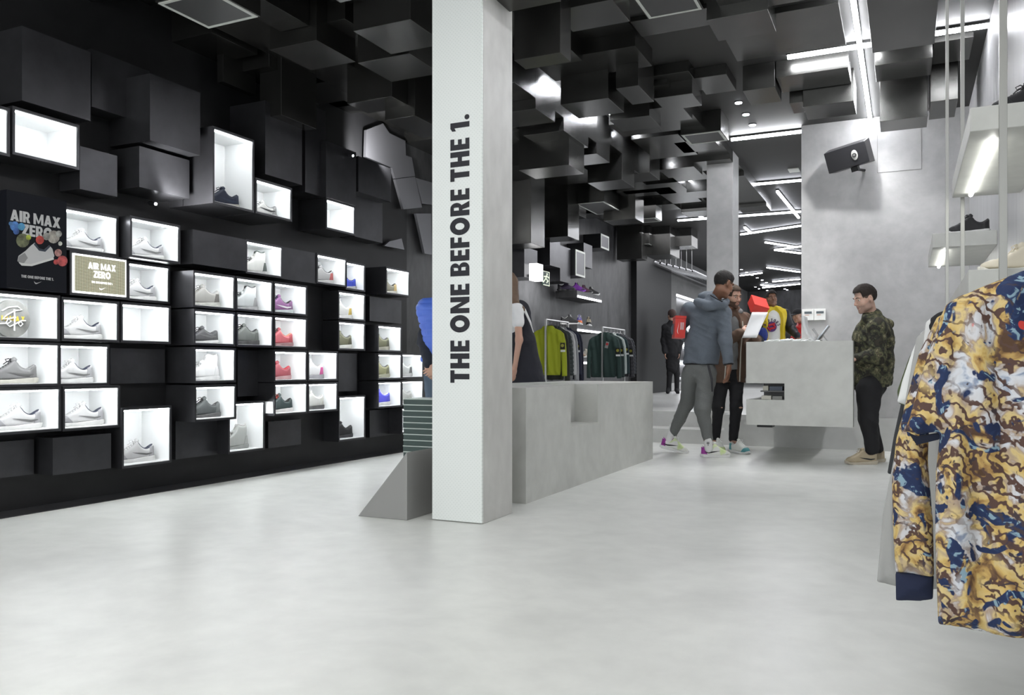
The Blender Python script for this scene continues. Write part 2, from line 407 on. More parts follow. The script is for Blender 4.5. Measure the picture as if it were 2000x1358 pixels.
def poly_sd(poly, X, Z):
    """signed distance to a polygon (negative inside)"""
    d = np.full(np.broadcast(X, Z).shape, 1e9, np.float32); s = np.ones(d.shape, np.float32)
    n = len(poly)
    for i in range(n):
        ax, az = poly[i]; bx, bz = poly[i-1]
        ex, ez = bx-ax, bz-az; wx, wz = X-ax, Z-az
        t = np.clip((wx*ex+wz*ez)/(ex*ex+ez*ez+1e-12), 0, 1)
        d = np.minimum(d, (wx-ex*t)**2+(wz-ez*t)**2)
        c1 = Z >= az; c2 = Z < bz; c3 = ex*wz > ez*wx
        allc = c1 & c2 & c3; nn = (~c1) & (~c2) & (~c3)
        s = np.where(allc | nn, -s, s)
    return s*np.sqrt(d)
def smooth_poly(pts, it=2):
    for _ in range(it):
        o = []
        for i in range(len(pts)):
            a = pts[i]; b = pts[(i+1) % len(pts)]
            o += [(a[0]*.75+b[0]*.25, a[1]*.75+b[1]*.25), (a[0]*.25+b[0]*.75, a[1]*.25+b[1]*.75)]
        pts = o
    return pts

# ---------------------------------------------------------------- shoes
SHOE = {}
def halfw(x, hi):
    xs = [0, .012, .035, .07, .11, .16, .21, .255, .28, .292]
    ws = [.004, .024, .038, .046, .045, .037, .035, .035, .028, .006]
    return np.interp(x, xs, ws)
def shoe_meshes(kind):
    if kind in SHOE: return SHOE[kind]
    h = .003
    lo, hi = (-.012, -.058, -.004), (.306, .058, .2 if kind == 'high' else .15)
    xs = np.arange(lo[0], hi[0], h); yy = np.arange(lo[1], hi[1], h); zz = np.arange(lo[2], hi[2], h)
    X, Yg, Z = np.meshgrid(xs, yy, zz, indexing='ij')
    if kind == 'run':
        prof = [(.004, .018), (.002, .04), (.03, .06), (.075, .078), (.115, .104), (.145, .128), (.16, .138), (.172, .128), (.19, .098), (.215, .083), (.24, .083), (.262, .098), (.282, .112), (.29, .106), (.286, .07), (.292, .03), (.288, .018)]
        topk = .115
    elif kind == 'slim':
        prof = [(.004, .015), (.002, .035), (.03, .05), (.08, .062), (.12, .082), (.155, .108), (.168, .112), (.18, .098), (.2, .08), (.235, .072), (.262, .086), (.284, .1), (.29, .09), (.288, .05), (.29, .015)]
        topk = .1
    elif kind == 'chunk':
        prof = [(.004, .022), (-.002, .05), (.025, .07), (.07, .085), (.11, .112), (.14, .138), (.165, .15), (.18, .138), (.2, .112), (.23, .1), (.255, .108), (.28, .128), (.294, .12), (.288, .08), (.297, .035), (.29, .02)]
        topk = .125
    else:
        prof = [(.004, .018), (.002, .045), (.03, .062), (.08, .08), (.12, .1), (.155, .122), (.178, .155), (.19, .188), (.205, .186), (.235, .176), (.262, .182), (.278, .19), (.28, .15), (.274, .1), (.292, .045), (.288, .018)]
        topk = .2
    prof = smooth_poly(prof, 1)
    pd = poly_sd(prof, X[:, 0, :], Z[:, 0, :])[:, None, :]
    zt = {'run': .13, 'slim': .11, 'chunk': .145, 'high': .2}[kind]
    wf = 1-.42*np.clip((Z-.02)/zt, 0, 1)**1.3
    w = halfw(X, 0)*wf
    side = (np.abs(Yg)-w)*.9
    up = -smin(-side, -(pd+np.zeros_like(side)), .02)
    # opening
    cz = {'run': .125, 'slim': .115, 'chunk': .15, 'high': .215}[kind]
    q = np.sqrt(((X-.226)/.047)**2+(Yg/.019)**2+((Z-cz)/(.065))**2)
    hole = (q-1)*.019
    up = np.maximum(up, -hole)
    def mk(name, a, iso=0.0):
        a = np.ascontiguousarray(a.astype(np.float32)); a[0] = a[-1] = .1; a[:, 0] = a[:, -1] = .1; a[:, :, 0] = a[:, :, -1] = .1
        G = openvdb.FloatGrid(.1); G.copyFromArray(a); G.transform = openvdb.createLinearTransform(voxelSize=h)
        p, qd = G.convertToQuads(isovalue=iso); p = p+V3((xs[0], yy[0], zz[0]))
        me = bpy.data.meshes.new(name); me.from_pydata(p.tolist(), [], qd.tolist()); me.update()
        me.polygons.foreach_set('use_smooth', [True]*len(me.polygons)); me.materials.append(None)
        return me
    M = {}
    M['upper'] = mk('upper', np.maximum(up, .017-Z))
    # sole
    hs = {'run': .030, 'slim': .020, 'chunk': .036, 'high': .026}[kind]
    top = hs*.72+.012*np.clip((X-.12)/.15, 0, 1)+.016*np.clip((.03-X)/.03, 0, 1)
    bot = .012*np.clip((.045-X)/.05, 0, 1)**1.5+.006*np.clip((X-.27)/.02, 0, 1)
    sw = halfw(X, 0)*1.03+.005+.003*np.sin(X*75)
    sole = np.maximum(np.maximum((np.abs(Yg)-sw)*.9, Z-top), bot-Z)
    sole = np.maximum(sole, -X-.006); M['sole'] = mk('sole', sole)
    # overlays: toe cap / heel counter hug the upper
    M['heel_counter'] = mk('heel_counter', np.maximum(np.maximum(up-.0022, .24-X+.25*(Z-.05)), np.maximum(.02-Z, Z-.1)))
    M['toe_cap'] = mk('toe_cap', np.maximum(np.maximum(up-.0018, X-.075+.8*(Z-.03)), .02-Z))
    M['lining'] = mk('lining', np.maximum(np.maximum(np.maximum(hole-.001, pd+.004), .05-Z), side))
    col = np.maximum(np.maximum(np.abs(hole)-.004, pd-.0035), {'run': .078, 'slim': .068, 'chunk': .095, 'high': .165}[kind]-Z)
    M['collar'] = mk('collar', np.maximum(col, side-.002))
    # tongue and laces
    def topz(x):
        s = [z for z in np.arange(.03, .2, .002) if poly_sd(prof, np.array([[x]]), np.array([[z]]))[0, 0] < 0]
        return max(s) if s else .08
    mb = MB(); x_t = .158
    mb.tube([(x_t-.012, 0, topz(x_t-.012)-.004), (x_t+.004, 0, topz(x_t)+.002), (x_t+.014, 0, topz(x_t)+.012)], [.016, .017, .013], 10)
    bmesh.ops.recalc_face_normals(mb.b, faces=mb.b.faces[:])
    me = bpy.data.meshes.new('tongue'); mb.b.to_mesh(me); mb.b.free(); me.materials.append(None)
    me.polygons.foreach_set('use_smooth', [True]*len(me.polygons)); M['tongue'] = me
    mb = MB()
    for k in range(5):
        x = .086+k*.0145; z = topz(x)+.0015
        ww = .022-.001*k
        mb.tube([(x-.003, -ww, z-.011), (x, -ww*.5, z-.001), (x+.003, 0, z+.002), (x+.004, ww*.5, z-.001), (x+.002, ww, z-.011)], .0032, 6)
    z = topz(.15)+.004
    for sgn in (-1, 1):
        mb.tube([(.148, 0, z), (.14, sgn*.012, z+.012), (.128, sgn*.028, z+.006), (.136, sgn*.024, z-.008), (.148, sgn*.004, z)], .0026, 6)
        mb.tube([(.148, 0, z), (.13, sgn*.01, z-.006), (.118, sgn*.03, z-.022)], .0026, 6)
    bmesh.ops.recalc_face_normals(mb.b, faces=mb.b.faces[:])
    me = bpy.data.meshes.new('laces'); mb.b.to_mesh(me); mb.b.free(); me.materials.append(None); M['laces'] = me
    # curved side mark on both flanks, wrapped onto the upper
    mb = MB(); zz0 = .034; up_ = []; dn_ = []
    N = 22
    for i in range(N+1):
        t = i/N
        xx = .262-.15*t
        yc = .045+.034*(1-t)**1.6*.0+ .018*abs(t-.28)**1.1*1.6
        th = .011*math.sin(math.pi*min(1, (t*.92+.06)))**.8*(1-t*.55)
        up_.append((xx, yc+th)); dn_.append((xx, yc-th*.6))
    for sgn in (-1, 1):
        for i in range(N):
            qd = []
            for (x, z) in (up_[i], up_[i+1], dn_[i+1], dn_[i]):
                wv = float(halfw(x, 0)*(1-.42*min(1, max(0, (z-.02)/zt))**1.3))
                qd.append((x, sgn*(wv+.0028), z))
            mb.quad(*(qd if sgn > 0 else qd[::-1]))
    me = bpy.data.meshes.new('side_mark'); mb.b.to_mesh(me); mb.b.free(); me.materials.append(None); M['side_mark'] = me
    SHOE[kind] = M
    return M
def smat(c, rough=.6): 
    return mat('shoe_'+'_'.join('%03d' % int(x*999) for x in c)+('' if rough == .6 else 'g'), c, rough, bump=.12, bscale=900)
def shoe(loc, rz, kind, cols, label, group=None, mark=True, scale=1, tilt=0, name='sneaker', laces=True, parent_tilt=None):
    """toe points along local -X; cols = upper, sole, accent, lining, laces, mark"""
    M = shoe_meshes(kind)
    up, so, ac, li, la, mk_ = cols
    e = empty(name, loc, rz, label, 'shoe', group); e.scale = (scale,)*3
    if tilt: e.rotation_euler = (0, tilt, rz)
    parts = [('upper', up), ('sole', so), ('heel_counter', ac), ('toe_cap', ac if ac != up else up), ('lining', li), ('collar', li), ('tongue', up)]
    if laces: parts.append(('laces', la))
    if mark and mk_: parts.append(('side_mark', mk_))
    for n, c in parts:
        o = bpy.data.objects.new(n, M[n]); COL.objects.link(o); o.parent = e
        o.location = (-.145, 0, 0)
        o.material_slots[0].link = 'OBJECT'; o.material_slots[0].material = c if isinstance(c, bpy.types.Material) else smat(c)
    return e
Wt = (.78, .78, .77); Lg = (.55, .55, .54); Mg = (.3, .3, .3); Dg = (.08, .08, .085); Bk = (.02, .02, .022); Nv = (.02, .03, .07)
Ow = (.7, .68, .6); Ol = (.17, .17, .1); Rd = (.6, .05, .07); Tn = (.45, .36, .22)
ZERO = ((.42, .42, .42), (.6, .6, .59), (.27, .27, .28), (.02, .025, .05), (.7, .7, .7), (.12, .12, .12))
# cubby -> (kind, colours, description, gap from far side, turn)
ITEMS = dict(
 B1=('run', ZERO, 'white runner with navy collar in the cubby beside the dark poster', .0, .05),
 B2=('run', ZERO, 'white runner with navy collar in the jutting cubby above and beyond the perforated sign', .06, -.15),
 B3=('run', ZERO, 'white runner with navy collar in the small cubby beside the perforated sign', .08, .1),
 C1=('run', ZERO, 'white runner with navy collar in the cubby straight below the perforated sign', .05, .05),
 D0=('run', ((.24, .24, .24), Ow, (.2, .2, .2), Mg, Bk, (.15, .15, .15)), 'grey runner with cream sole and loose black laces', .12, .05),
 D1=('run', ZERO, 'white runner with navy collar beside the grey runner with loose black laces', .02, .05),
 E0=('run', ZERO, 'white runner with navy collar in the widest bottom row cubby, nearest the shop front', .06, .05),
 E1=('run', ZERO, 'white runner with navy collar in the bottom row cubby next to the tall low cubby', .02, .05),
 F1=('run', ZERO, 'white runner with navy collar alone in the tall low cubby under the poster bank', .06, .05),
 M1=('run', (Nv, Ow, Nv, Nv, Nv, (.03, .05, .1)), 'navy blue runner with cream sole in the tall high cubby', .05, .1),
 M2=('slim', ((.6, .6, .58), Lg, Mg, Mg, Wt, Bk), 'pale grey runner with black curved mark in a high cubby', .08, .1),
 N1=('high', ((.6, .6, .57), Lg, (.08, .1, .09), (.06, .08, .07), Bk, None), 'pale high-top with dark green ankle cuff', .12, .1),
 N2=('chunk', ((.3, .3, .3), Lg, (.45, .1, .1), Bk, Bk, None), 'grey and red-laced chunky trainer in an upper cubby', .14, .25),
 N3=('chunk', ((.03, .06, .5), Lg, (.03, .06, .5), Bk, Bk, None), 'bright blue trainer with white sole in a narrow cubby', .12, .3),
 N4=('run', ((.25, .24, .18), Ow, (.6, .45, .2), Bk, Bk, None), 'black and tan trainer in the last upper cubby before the column', .2, .2),
 G11=('chunk', ((.34, .33, .31), (.6, .6, .55), (.14, .13, .12), Mg, Lg, None), 'taupe chunky trainer in the top corner of the dense cubby bank', .08, .15),
 G12=('high', ((.5, .52, .52), (.4, .4, .4), Mg, Dg, Dg, None), 'silver grey mid-top trainer with dark sock collar', .1, .15),
 G13=('run', ((.25, .1, .25), (.55, .6, .6), (.2, .08, .2), Bk, Nv, Wt), 'purple runner with white curved mark', .1, .15),
 G21=('slim', (Dg, Wt, Dg, Dg, Dg, (.15, .15, .15)), 'dark grey low trainer with tan heel and white sole', .1, .05),
 G22=('chunk', ((.12, .13, .12), (.06, .06, .06), (.1, .11, .1), Bk, Bk, None), 'charcoal trainer with black wavy sole', .06, .1),
 G23=('run', ((.5, .1, .12), (.35, .2, .2), (.45, .06, .08), (.7, .3, .2), Bk, None), 'coral red runner with black laces', .1, .15),
 G31=('high', ((.8, .8, .8), Wt, (.8, .8, .8), Wt, Wt, None), 'all white mid-top trainer almost lost against its white cubby', .1, .1),
 G33=('run', ((.38, .08, .1), (.55, .35, .35), (.38, .08, .1), Rd, Rd, None), 'dark red fading to pink runner', .2, .1),
 G34=('chunk', ((.7, .7, .7), (.4, .4, .42), (.6, .1, .3), Wt, Wt, None), 'white trainer with pink and yellow heel straps', .16, .2),
 G41=('run', ((.07, .08, .08), (.12, .12, .12), (.12, .13, .13), Dg, Bk, None), 'black and grey layered runner at the foot of the dense bank', .06, .05),
 G43=('run', ((.02, .04, .04), (.75, .72, .7), (.02, .04, .04), (.02, .02, .02), (.6, .1, .08), None), 'black runner with red instep and white sole', .1, .05),
 G44=('chunk', ((.5, .5, .47), (.1, .1, .1), (.55, .55, .5), Lg, Lg, None), 'off-white strapped trainer with black sole', .14, .2),
 G52=('high', ((.55, .57, .54), (.5, .52, .5), (.5, .52, .5), Lg, Lg, None), 'pale grey high-top in a tall low cubby behind the dense bank', .16, .1),
 S1=('chunk', ((.6, .6, .58), Wt, (.6, .45, .1), Wt, Wt, None), 'white and yellow trainer in the pair of stacked cubbies, upper one', .18, .25),
 S2=('chunk', ((.15, .15, .09), (.7, .7, .65), (.1, .1, .06), Dg, Bk, None), 'dark olive trainer with pale sole below the white and yellow one', .18, .25),
 S3=('run', (Bk, Dg, Bk, Bk, Bk, None), 'black runner in the tall low cubby of the middle bank', .14, .2),
 T1=('chunk', (Ol, (.45, .44, .36), (.12, .12, .08), Dg, Ol, None), 'dark olive strapped trainer in the bank nearest the column, top row', .22, .25),
 T2=('chunk', ((.26, .26, .14), (.4, .4, .3), Ol, Dg, Ol, None), 'khaki strapped trainer under the dark olive strapped one', .26, .3),
 T3=('chunk', ((.5, .52, .5), Lg, (.12, .13, .13), Lg, Bk, None), 'white and grey strapped trainer next to the khaki one', .18, .3),
 T4=('chunk', ((.08, .08, .6), Wt, (.08, .08, .55), Wt, Wt, None), 'violet blue and white strapped trainer', .16, .3),
 T5=('chunk', ((.35, .36, .34), Lg, (.3, .3, .28), Mg, Bk, None), 'mid grey strapped trainer beside the violet blue one', .16, .2),
 T6=('run', ((.75, .75, .75), Wt, (.7, .7, .7), Wt, Wt, None), 'white trainer in the lowest cubby beside the column', .18, .2))
EMPTY = dict(A0='lit white display cubby cut by the frame in the high row above the poster', A1='wide empty lit cubby high above the poster',
 C2='empty white lit cubby at the end of the row below the perforated sign', M3='small square empty lit cubby on the upper black blocks',
 C0='wide lit cubby holding the round scribbled disc')
for k in CUB:
    if k == 'LB': continue
    if k in EMPTY: cubby(k, EMPTY[k]); continue
    kind, cols, desc, gap, turn = ITEMS[k]
    short = ' '.join(desc.split()[:12])
    cubby(k, 'lit cubby holding the '+short)
    X, y0, y1, z0, z1 = BOX[k]
    turn = -abs(turn)-.12; sc = 1.07
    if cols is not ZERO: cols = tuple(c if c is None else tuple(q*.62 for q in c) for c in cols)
    ex = (.145*math.cos(turn)+.05*abs(math.sin(turn)))*sc
    yc = max(y1-.012-gap*.35-ex, y0+ex+.006)
    yc = min(yc, y1-ex-.004)
    xc = X-.15
    if k == 'N3': yc = (y0+y1)/2; turn = -.75
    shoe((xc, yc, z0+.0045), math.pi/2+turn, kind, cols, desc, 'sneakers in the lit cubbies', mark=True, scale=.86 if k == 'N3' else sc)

# perforated light sign
X, y0, y1, z0, z1 = BOX['LB']
def onwall(Xp, ya, za):
    return lambda a, b, t=0: (Xp+t, ya+a, za+b)
e = empty('light_sign', (X, (y0+y1)/2, z0), 0, 'glowing perforated olive sign reading AIR MAX ZERO', 'sign')
def rel(o, e):
    o.parent = e; o.matrix_parent_inverse = Matrix.Translation(e.location).inverted(); return o
rel(MB().box(X-.29, X-.02, y0-.018, y1+.018, z0-.018, z1+.018).build('sign_case', BLACK), e)
rel(MB().box(X-.02, X-.012, y0, y1, z0, z1).build('lit_border', mat('sign_white_border', (1, 1, 1), .4, emit=1.6)), e)
m, b, t = principled('perforated_olive_panel')
tc = t.nodes.new('ShaderNodeTexCoord'); vo = t.nodes.new('ShaderNodeTexVoronoi'); vo.inputs['Scale'].default_value = 110; vo.inputs['Randomness'].default_value = 0
t.links.new(tc.outputs['Object'], vo.inputs['Vector'])
r = t.nodes.new('ShaderNodeValToRGB'); r.color_ramp.interpolation = 'LINEAR'
r.color_ramp.elements[0].position = .3; r.color_ramp.elements[0].color = (.75, .74, .6, 1); r.color_ramp.elements[1].position = .5; r.color_ramp.elements[1].color = (.13, .12, .06, 1)
t.links.new(vo.outputs['Distance'], r.inputs[0]); t.links.new(r.outputs[0], b.inputs['Base Color']); t.links.new(r.outputs[0], b.inputs['Emission Color']); b.inputs['Emission Strength'].default_value = .5
rel(MB().box(X-.012, X-.008, y0+.012, y1-.012, z0+.012, z1-.012).build('perforated_panel', m), e)
LIT = mat('lit_lettering', (1, 1, 1), .4, emit=.95)
def put_text(text, cy, z, size, plane, m, e, name='lettering', width=1.0, gap=.06):
    _, wd = lettering(text, lambda a, b, t=0: (0, a, b), size, gap, .28, width)
    mb, _ = lettering(text, lambda a, b, t=0: (plane+t, cy-wd/2+a, z+b), size, gap, .28, width)
    return rel(mb.build(name, m), e)
cy = (y0+y1)/2
put_text('AIR MAX', cy+.01, z0+.168, .044, X-.0065, LIT, e)
put_text('ZERO', cy+.01, z0+.112, .046, X-.0065, LIT, e)
put_text('THE ONE BEFORE THE 1.', cy+.01, z0+.075, .013, X-.0065, LIT, e)
def swoosh(cx, cz, size, plane, m, e, ax='x', flip=1):
    mb = MB(); mb.prism([(cx+flip*(p[0]-.5)*size, cz+(p[1]-.2)*size) for p in swoosh_pts()], 0, plane, plane+.001)
    return rel(mb.build('curved_logo', m), e)
swoosh(cy+.01, z0+.042, .05, X-.0065, LIT, e)

# poster panel
ya, yb = YX(13, -4.9), YX(130, -4.9); za, zb = ZX(13, 562, -4.9), ZX(13, 370, -4.9)
e = empty('poster_panel', (-4.9, (ya+yb)/2, za), 0, 'tall dark poster with white lettering, a floating sneaker and coloured spheres', 'poster')
rel(MB().box(-5.11, -4.9, ya, yb, za, zb).build('poster_board', mat('poster_black', (.006, .007, .011), .6, spec=.2)), e)
PW = mat('poster_print_grey', (.5, .5, .5), .5)
cy = (ya+yb)/2
k_ = ZX(60, 440, -4.9)
put_text('AIR MAX', cy-.01, ZX(60, 437, -4.9), .068, -4.8985, PW, e, gap=.05)
put_text('ZERO', cy+.0, ZX(60, 462, -4.9), .07, -4.8985, PW, e, gap=.05)
put_text('THE ONE BEFORE THE 1.', cy, ZX(60, 544, -4.9), .017, -4.8985, PW, e)
swoosh(cy, ZX(60, 551, -4.9), .05, -4.8985, PW, e)
def wp(u, v): return (YX(u, -4.9), ZX(u, v, -4.9))
def patch(name, pts, m, e, off=.0005, depth=.0008):
    return rel(MB().prism([wp(*p) for p in pts], 0, -4.9+off, -4.9+off+depth).build(name, m), e)
patch('printed_sneaker', [(34, 510), (36, 500), (50, 490), (60, 480), (68, 474), (76, 485), (86, 488), (96, 479), (102, 486), (106, 500), (103, 506), (80, 512), (60, 518), (42, 517)], PW, e)
patch('printed_sneaker_collar', [(68, 474), (76, 485), (86, 488), (96, 479), (98, 482), (88, 492), (76, 490), (66, 478)], mat('poster_print_navy', (.03, .04, .06), .5), e, .0014)
patch('printed_sneaker_toe', [(34, 511), (37, 501), (48, 494), (54, 504), (46, 515)], mat('poster_print_mid', (.25, .25, .25), .5), e, .0014)
patch('printed_sneaker_sole', [(36, 513), (60, 516), (104, 503), (105, 507), (62, 520), (42, 519)], mat('poster_print_pale', (.62, .62, .6), .5), e, .0015)
for i, (u, v, rr, c) in enumerate([(28, 442, 9, (.05, .14, .35)), (41, 443, 7, (.05, .2, .35)), (20, 437, 4, (.05, .14, .3)), (44, 470, 13, (.12, .13, .07)), (55, 464, 5, (.3, .35, .04)), (77, 469, 8, (.4, .05, .04)), (104, 463, 12, (.28, .26, .23)), (90, 462, 7, (.22, .22, .2)), (114, 457, 6, (.3, .3, .28)), (117, 476, 4, (.5, .5, .45)), (113, 494, 7, (.4, .2, .18)), (121, 510, 10, (.45, .08, .08)), (109, 512, 5, (.35, .05, .05)), (31, 452, 6, (.04, .1, .3))]):
    pts = [(u+rr*math.cos(a*math.pi/8), v+rr*1.05*math.sin(a*math.pi/8)) for a in range(16)]
    patch('printed_sphere', [p for p in pts], mat('poster_sphere_%s' % 'abcdefghijklmn'[i], c, .5, var=.7, vscale=26), e, .0022+.0008*(i % 3))

# round scribbled disc in the wide cubby
X, y0, y1, z0, z1 = BOX['C0']
cyd, rad = YX(24, X-.12), .118
e = empty('round_disc', (X-.13, cyd, z0+.122), 0, 'round grey disc with yellow lettering under a white brush scribble', 'display disc')
mb = MB(); mb.prism([(rad*math.cos(a*math.pi/24), rad*math.sin(a*math.pi/24)) for a in range(48)], 0, -.01, .01); mb.build('disc', mat('disc_grey', (.2, .2, .19), .3, var=.5, vscale=5), e)
mb = MB(); mb.prism([((rad+.004)*math.cos(a*math.pi/24), (rad+.004)*math.sin(a*math.pi/24)) for a in range(48)], 0, -.016, -.0105); mb.build('disc_rim', mat('disc_rim', (.45, .45, .44), .3), e)
mb, wd = lettering('AIRMAX', lambda a, b, t=0: (.0112+t, a-.105, b-.014), .032, .42, .2, .9); mb.build('lettering', mat('disc_yellow', (.6, .45, .04), .5), e)
SCR = mat('disc_white_brush', (.85, .85, .85), .5)
mb = MB()
mb.tube([(.015, -.07, .045), (.015, -.03, .07), (.015, .03, .078), (.015, .06, .06), (.015, .01, .05), (.015, -.04, .02), (.015, -.065, -.005), (.015, -.02, .0), (.015, .02, .01)], .0045, 6)
mb.tube([(.015, .01, .06), (.015, .012, 0), (.015, .01, -.075)], .005, 6)
mb.tube([(.015, -.085, -.035), (.015, -.03, -.03), (.015, -.01, -.015), (.015, -.03, -.002), (.015, -.045, -.03), (.015, -.02, -.05), (.015, .02, -.03), (.015, .05, -.012), (.015, .065, -.03), (.015, .05, -.045), (.015, .035, -.03), (.015, .055, -.01), (.015, .085, -.008)], .004, 6)
mb.build('brush_scribble', SCR, e)

# ---------------------------------------------------------------- plain black blocks on the left wall  (X front, px left, right, top, bottom)
def wall_block(X, u0, u1, v0, v1, label, back=X0W, m=None):
    ya, yb = YX(u0, X), YX(u1, X); um = u0
    za, zb = ZX(um, v1, X), ZX(um, v0, X)
    za = max(za, .02); zb = min(zb, ZC-.002)
    o = MB().box(back, X, ya, yb, za, zb).build('wall_block', m or BLACK)
    return tag(o, label, 'wall block', 'plain black blocks on the display wall')
for a in [
 (-4.86, 43, 177, 50, 196, 'largest plain black block above the high empty cubby'),
 (-4.95, 179, 292, 95, 208, 'flat black block between the two tall ones above the poster bank'),
 (-4.72, 293, 391, 143, 274, 'black block overhanging beside the tall high cubby'),
 (-4.82, 272, 370, 285, 365, 'black block under the overhanging one, before the tall high cubby'),
 (-4.92, 156, 229, 285, 369, 'dim block between the high empty cubby and the poster bank'),
 (-4.74, 518, 590, 196, 340, 'tall black block hanging over the high cubby with the pale grey runner'),
 (-4.84, 596, 636, 200, 375, 'narrow recessed block beyond the tall hanging one'),
 (-4.78, 637, 695.5, 275, 385, 'black block directly on top of the small square empty cubby'),
 (-4.8, 700, 764, 305, 374, 'slanting-row black block next to the small square empty cubby'),
 (-4.94, 693, 747, 378, 462, 'black block below and beyond the small square empty cubby'),
 (-4.83, 377, 481, 448, 515, 'wide block capping the dense cubby bank'),
 (-4.93, 552, 618, 482, 545, 'block between the high-top cubby and the chunky trainer cubby'),
 (-4.94, 103, 217, 856, 929, 'low block under the bottom cubby row'),
 (-5.06, -30, 66, 866, 938, 'low block in the corner nearest the shop front'),
 (-5.03, 343, 425, 822, 898, 'low block between the two tall low cubbies'),
 (-5.05, 524, 588, 824, 876, 'low block under the black runner with red instep'),
 (-5.06, 722, 784, 802, 855, 'low block under the bank nearest the column'),
 (-5.0, 722, 784, 579, 627, 'flat block under the last upper cubby'),
 (-5.02, 661, 697, 690, 765, 'flat block over the tall low cubby of the middle bank'),
 (-5.0, 464, 530, 684, 775, 'recessed block beside the all white trainer'),
 (-5.06, 215, 322, 680, 750, 'flat block over the tall low cubby of the poster bank'),
]: wall_block(*a)
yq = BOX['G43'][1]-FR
tag(MB().box(-4.915, -4.83, yq-.006, yq-.001, .52, .62).build('light_spill_panel', WHITEIN), 'small white panel standing for spilled light on the flank of the dense bank', 'card')  # thin white panel stands in for light spilling from the neighbouring cubby
# folded metal facets where the display wall meets the ceiling beyond the last cubbies
FAC = mat('folded_grey_metal', (.2, .2, .215), .38, .6, bump=.02)
def facet(pts, X, label, tilt=0):
    mb = MB(); q = [(YX(350+a/3.994, X), ZX(350+a/3.994, 200+b/3.994, X)) for a, b in pts]
    mb.prism(q, 0, X-.03, X)
    return tag(mb.build('metal_facet', FAC), label, 'metal panel', 'folded metal panels beside the column')
facet([(1460, 215), (1590, 165), (1640, 240), (1765, 300), (1770, 415), (1815, 430), (1840, 575), (1685, 595), (1660, 510), (1455, 425)], -5.06, 'largest folded grey metal panel under the ceiling beside the column')
facet([(1685, 600), (1840, 580), (1895, 820), (1750, 835)], -5.05, 'four-sided grey metal panel just below the largest folded one')
facet([(1848, 868), (1965, 868), (1970, 1190), (1915, 1180)], -5.05, 'lowest grey metal panel against the column edge')
facet([(1848, 590), (1985, 630), (1985, 800), (1897, 790)], -5.05, 'middle grey metal panel against the column edge')
facet([(1600, 1120), (1640, 1085), (1735, 1062), (1757, 1150)], -5.04, 'small bright metal wedge over the last cubbies')
for (u, v, X, lb) in [(302, 398, -4.98, 'small lit spotlight above the first shoe cubbies'), (687.5, 304, -4.74, 'small lit spotlight over the small square empty cubby')]:
    y, z = YX(u, X), ZX(u, v, X)
    e = empty('spotlight', (X, y, z), 0, lb, 'spotlight')
    MB().tube([(-.05, 0, .01), (.01, 0, -.002)], .016, 12).build('lamp_housing', BLACK, e)
    MB().tube([(.011, 0, -.003), (.014, 0, -.004)], .011, 12).build('lamp_lens', LED, e)
spot('facet_spot_beam', (-4.74, 6.98, 3.07), (-5.06, 7.45, 3.2), 45, 140)
spot('block_spot_beam', (-4.72, 4.40, 2.04), (-4.82, 4.66, 2.5), 30, 120)

# ================================================================ CEILING BLOCKS
def cquad(a, b, z=3.2):
    """underside corners from two opposite corners seen in the photo (a: near left, c: far right), block bottom height z"""
    t = (z-EYE)
    da, dc = ray(*a), ray(*b)
    pa, pc = da*(t/da[2]), dc*(t/dc[2])
    return min(pa[0], pc[0]), max(pa[0], pc[0]), min(pa[1], pc[1]), max(pa[1], pc[1])
CB = []
def cblock(x0, x1, y0, y1, z, label, vent=False, top=ZC):
    z = min(z, ZC-.03)
    CB.append((x0, x1, y0, y1, z))
    cx, cy = (x0+x1)/2, (y0+y1)/2
    e = empty('ceiling_block', (cx, cy, z), 0, label, 'ceiling block', 'black metal blocks hanging from the ceiling')
    hx, hy = (x1-x0)/2, (y1-y0)/2
    MB().box(-hx, hx, -hy, hy, 0, top-z-.001).build('block_body', BLACKC, e, bevel=.002)
    if vent:
        w_ = .022; a, b = hx-.012, hy-.012
        MB().box(-a, a, -b, -b+w_, -.006, 0).box(-a, a, b-w_, b, -.006, 0).box(-a, -a+w_, -b+w_, b-w_, -.006, 0).box(a-w_, a, -b+w_, b-w_, -.006, 0).build('speaker_frame', FRAMEW, e)
        MB().box(-a+w_, a-w_, -b+w_, b-w_, -.003, 0).build('speaker_grille', mat('grille_grey', (.06, .06, .06), .45, .2), e)
    return e
def qb(a, c, z, label, vent=False): return cblock(*cquad(a, c, z), z, label, vent)
qb((303, 5), (509, 32.5), 3.15, 'ceiling block with a pale-framed square grille above the display wall', True)
qb((325, 84), (503, 107), 3.42, 'block tucked behind the pale-framed grille block over the display wall')
qb((419, -8), (603.5, 50), 3.36, 'block beside the pale-framed grille, touching its corner')
qb((527, 97.5), (694.5, 121), 3.25, 'wide gleaming block in the middle of the cluster over the display wall')
qb((457, 143), (603.5, 166.4), 3.35, 'block over the tall high cubby, behind the wide gleaming one')
qb((690, 61), (870, 86), 3.15, 'lowest bright-bottomed block right against the white column')
qb((699, 123.5), (860.5, 143.5), 3.15, 'second bright-bottomed block behind the lowest one by the column')
qb((678, 203), (803, 208.6), 3.15, 'small block over the folded metal panels')
qb((594, -40), (690, 0), 3.3, 'nearest block at the upper edge before the column')
qb((622, 48), (775, 100), 3.42, 'shadowed block between the gleaming one and the lowest one')
qb((507.6, 231), (618, 252), 2.98, 'dark block hanging over the pale grey runner')
qb((424, 161.5), (500, 186), 3.2, 'slim block wedged over the tall high cubby')
qb((752, 235), (880, 262), 3.05, 'dark block in front of the folded metal panels')
qb((560, 178), (690, 205), 3.5, 'deep-set block between the cluster and the folded panels')
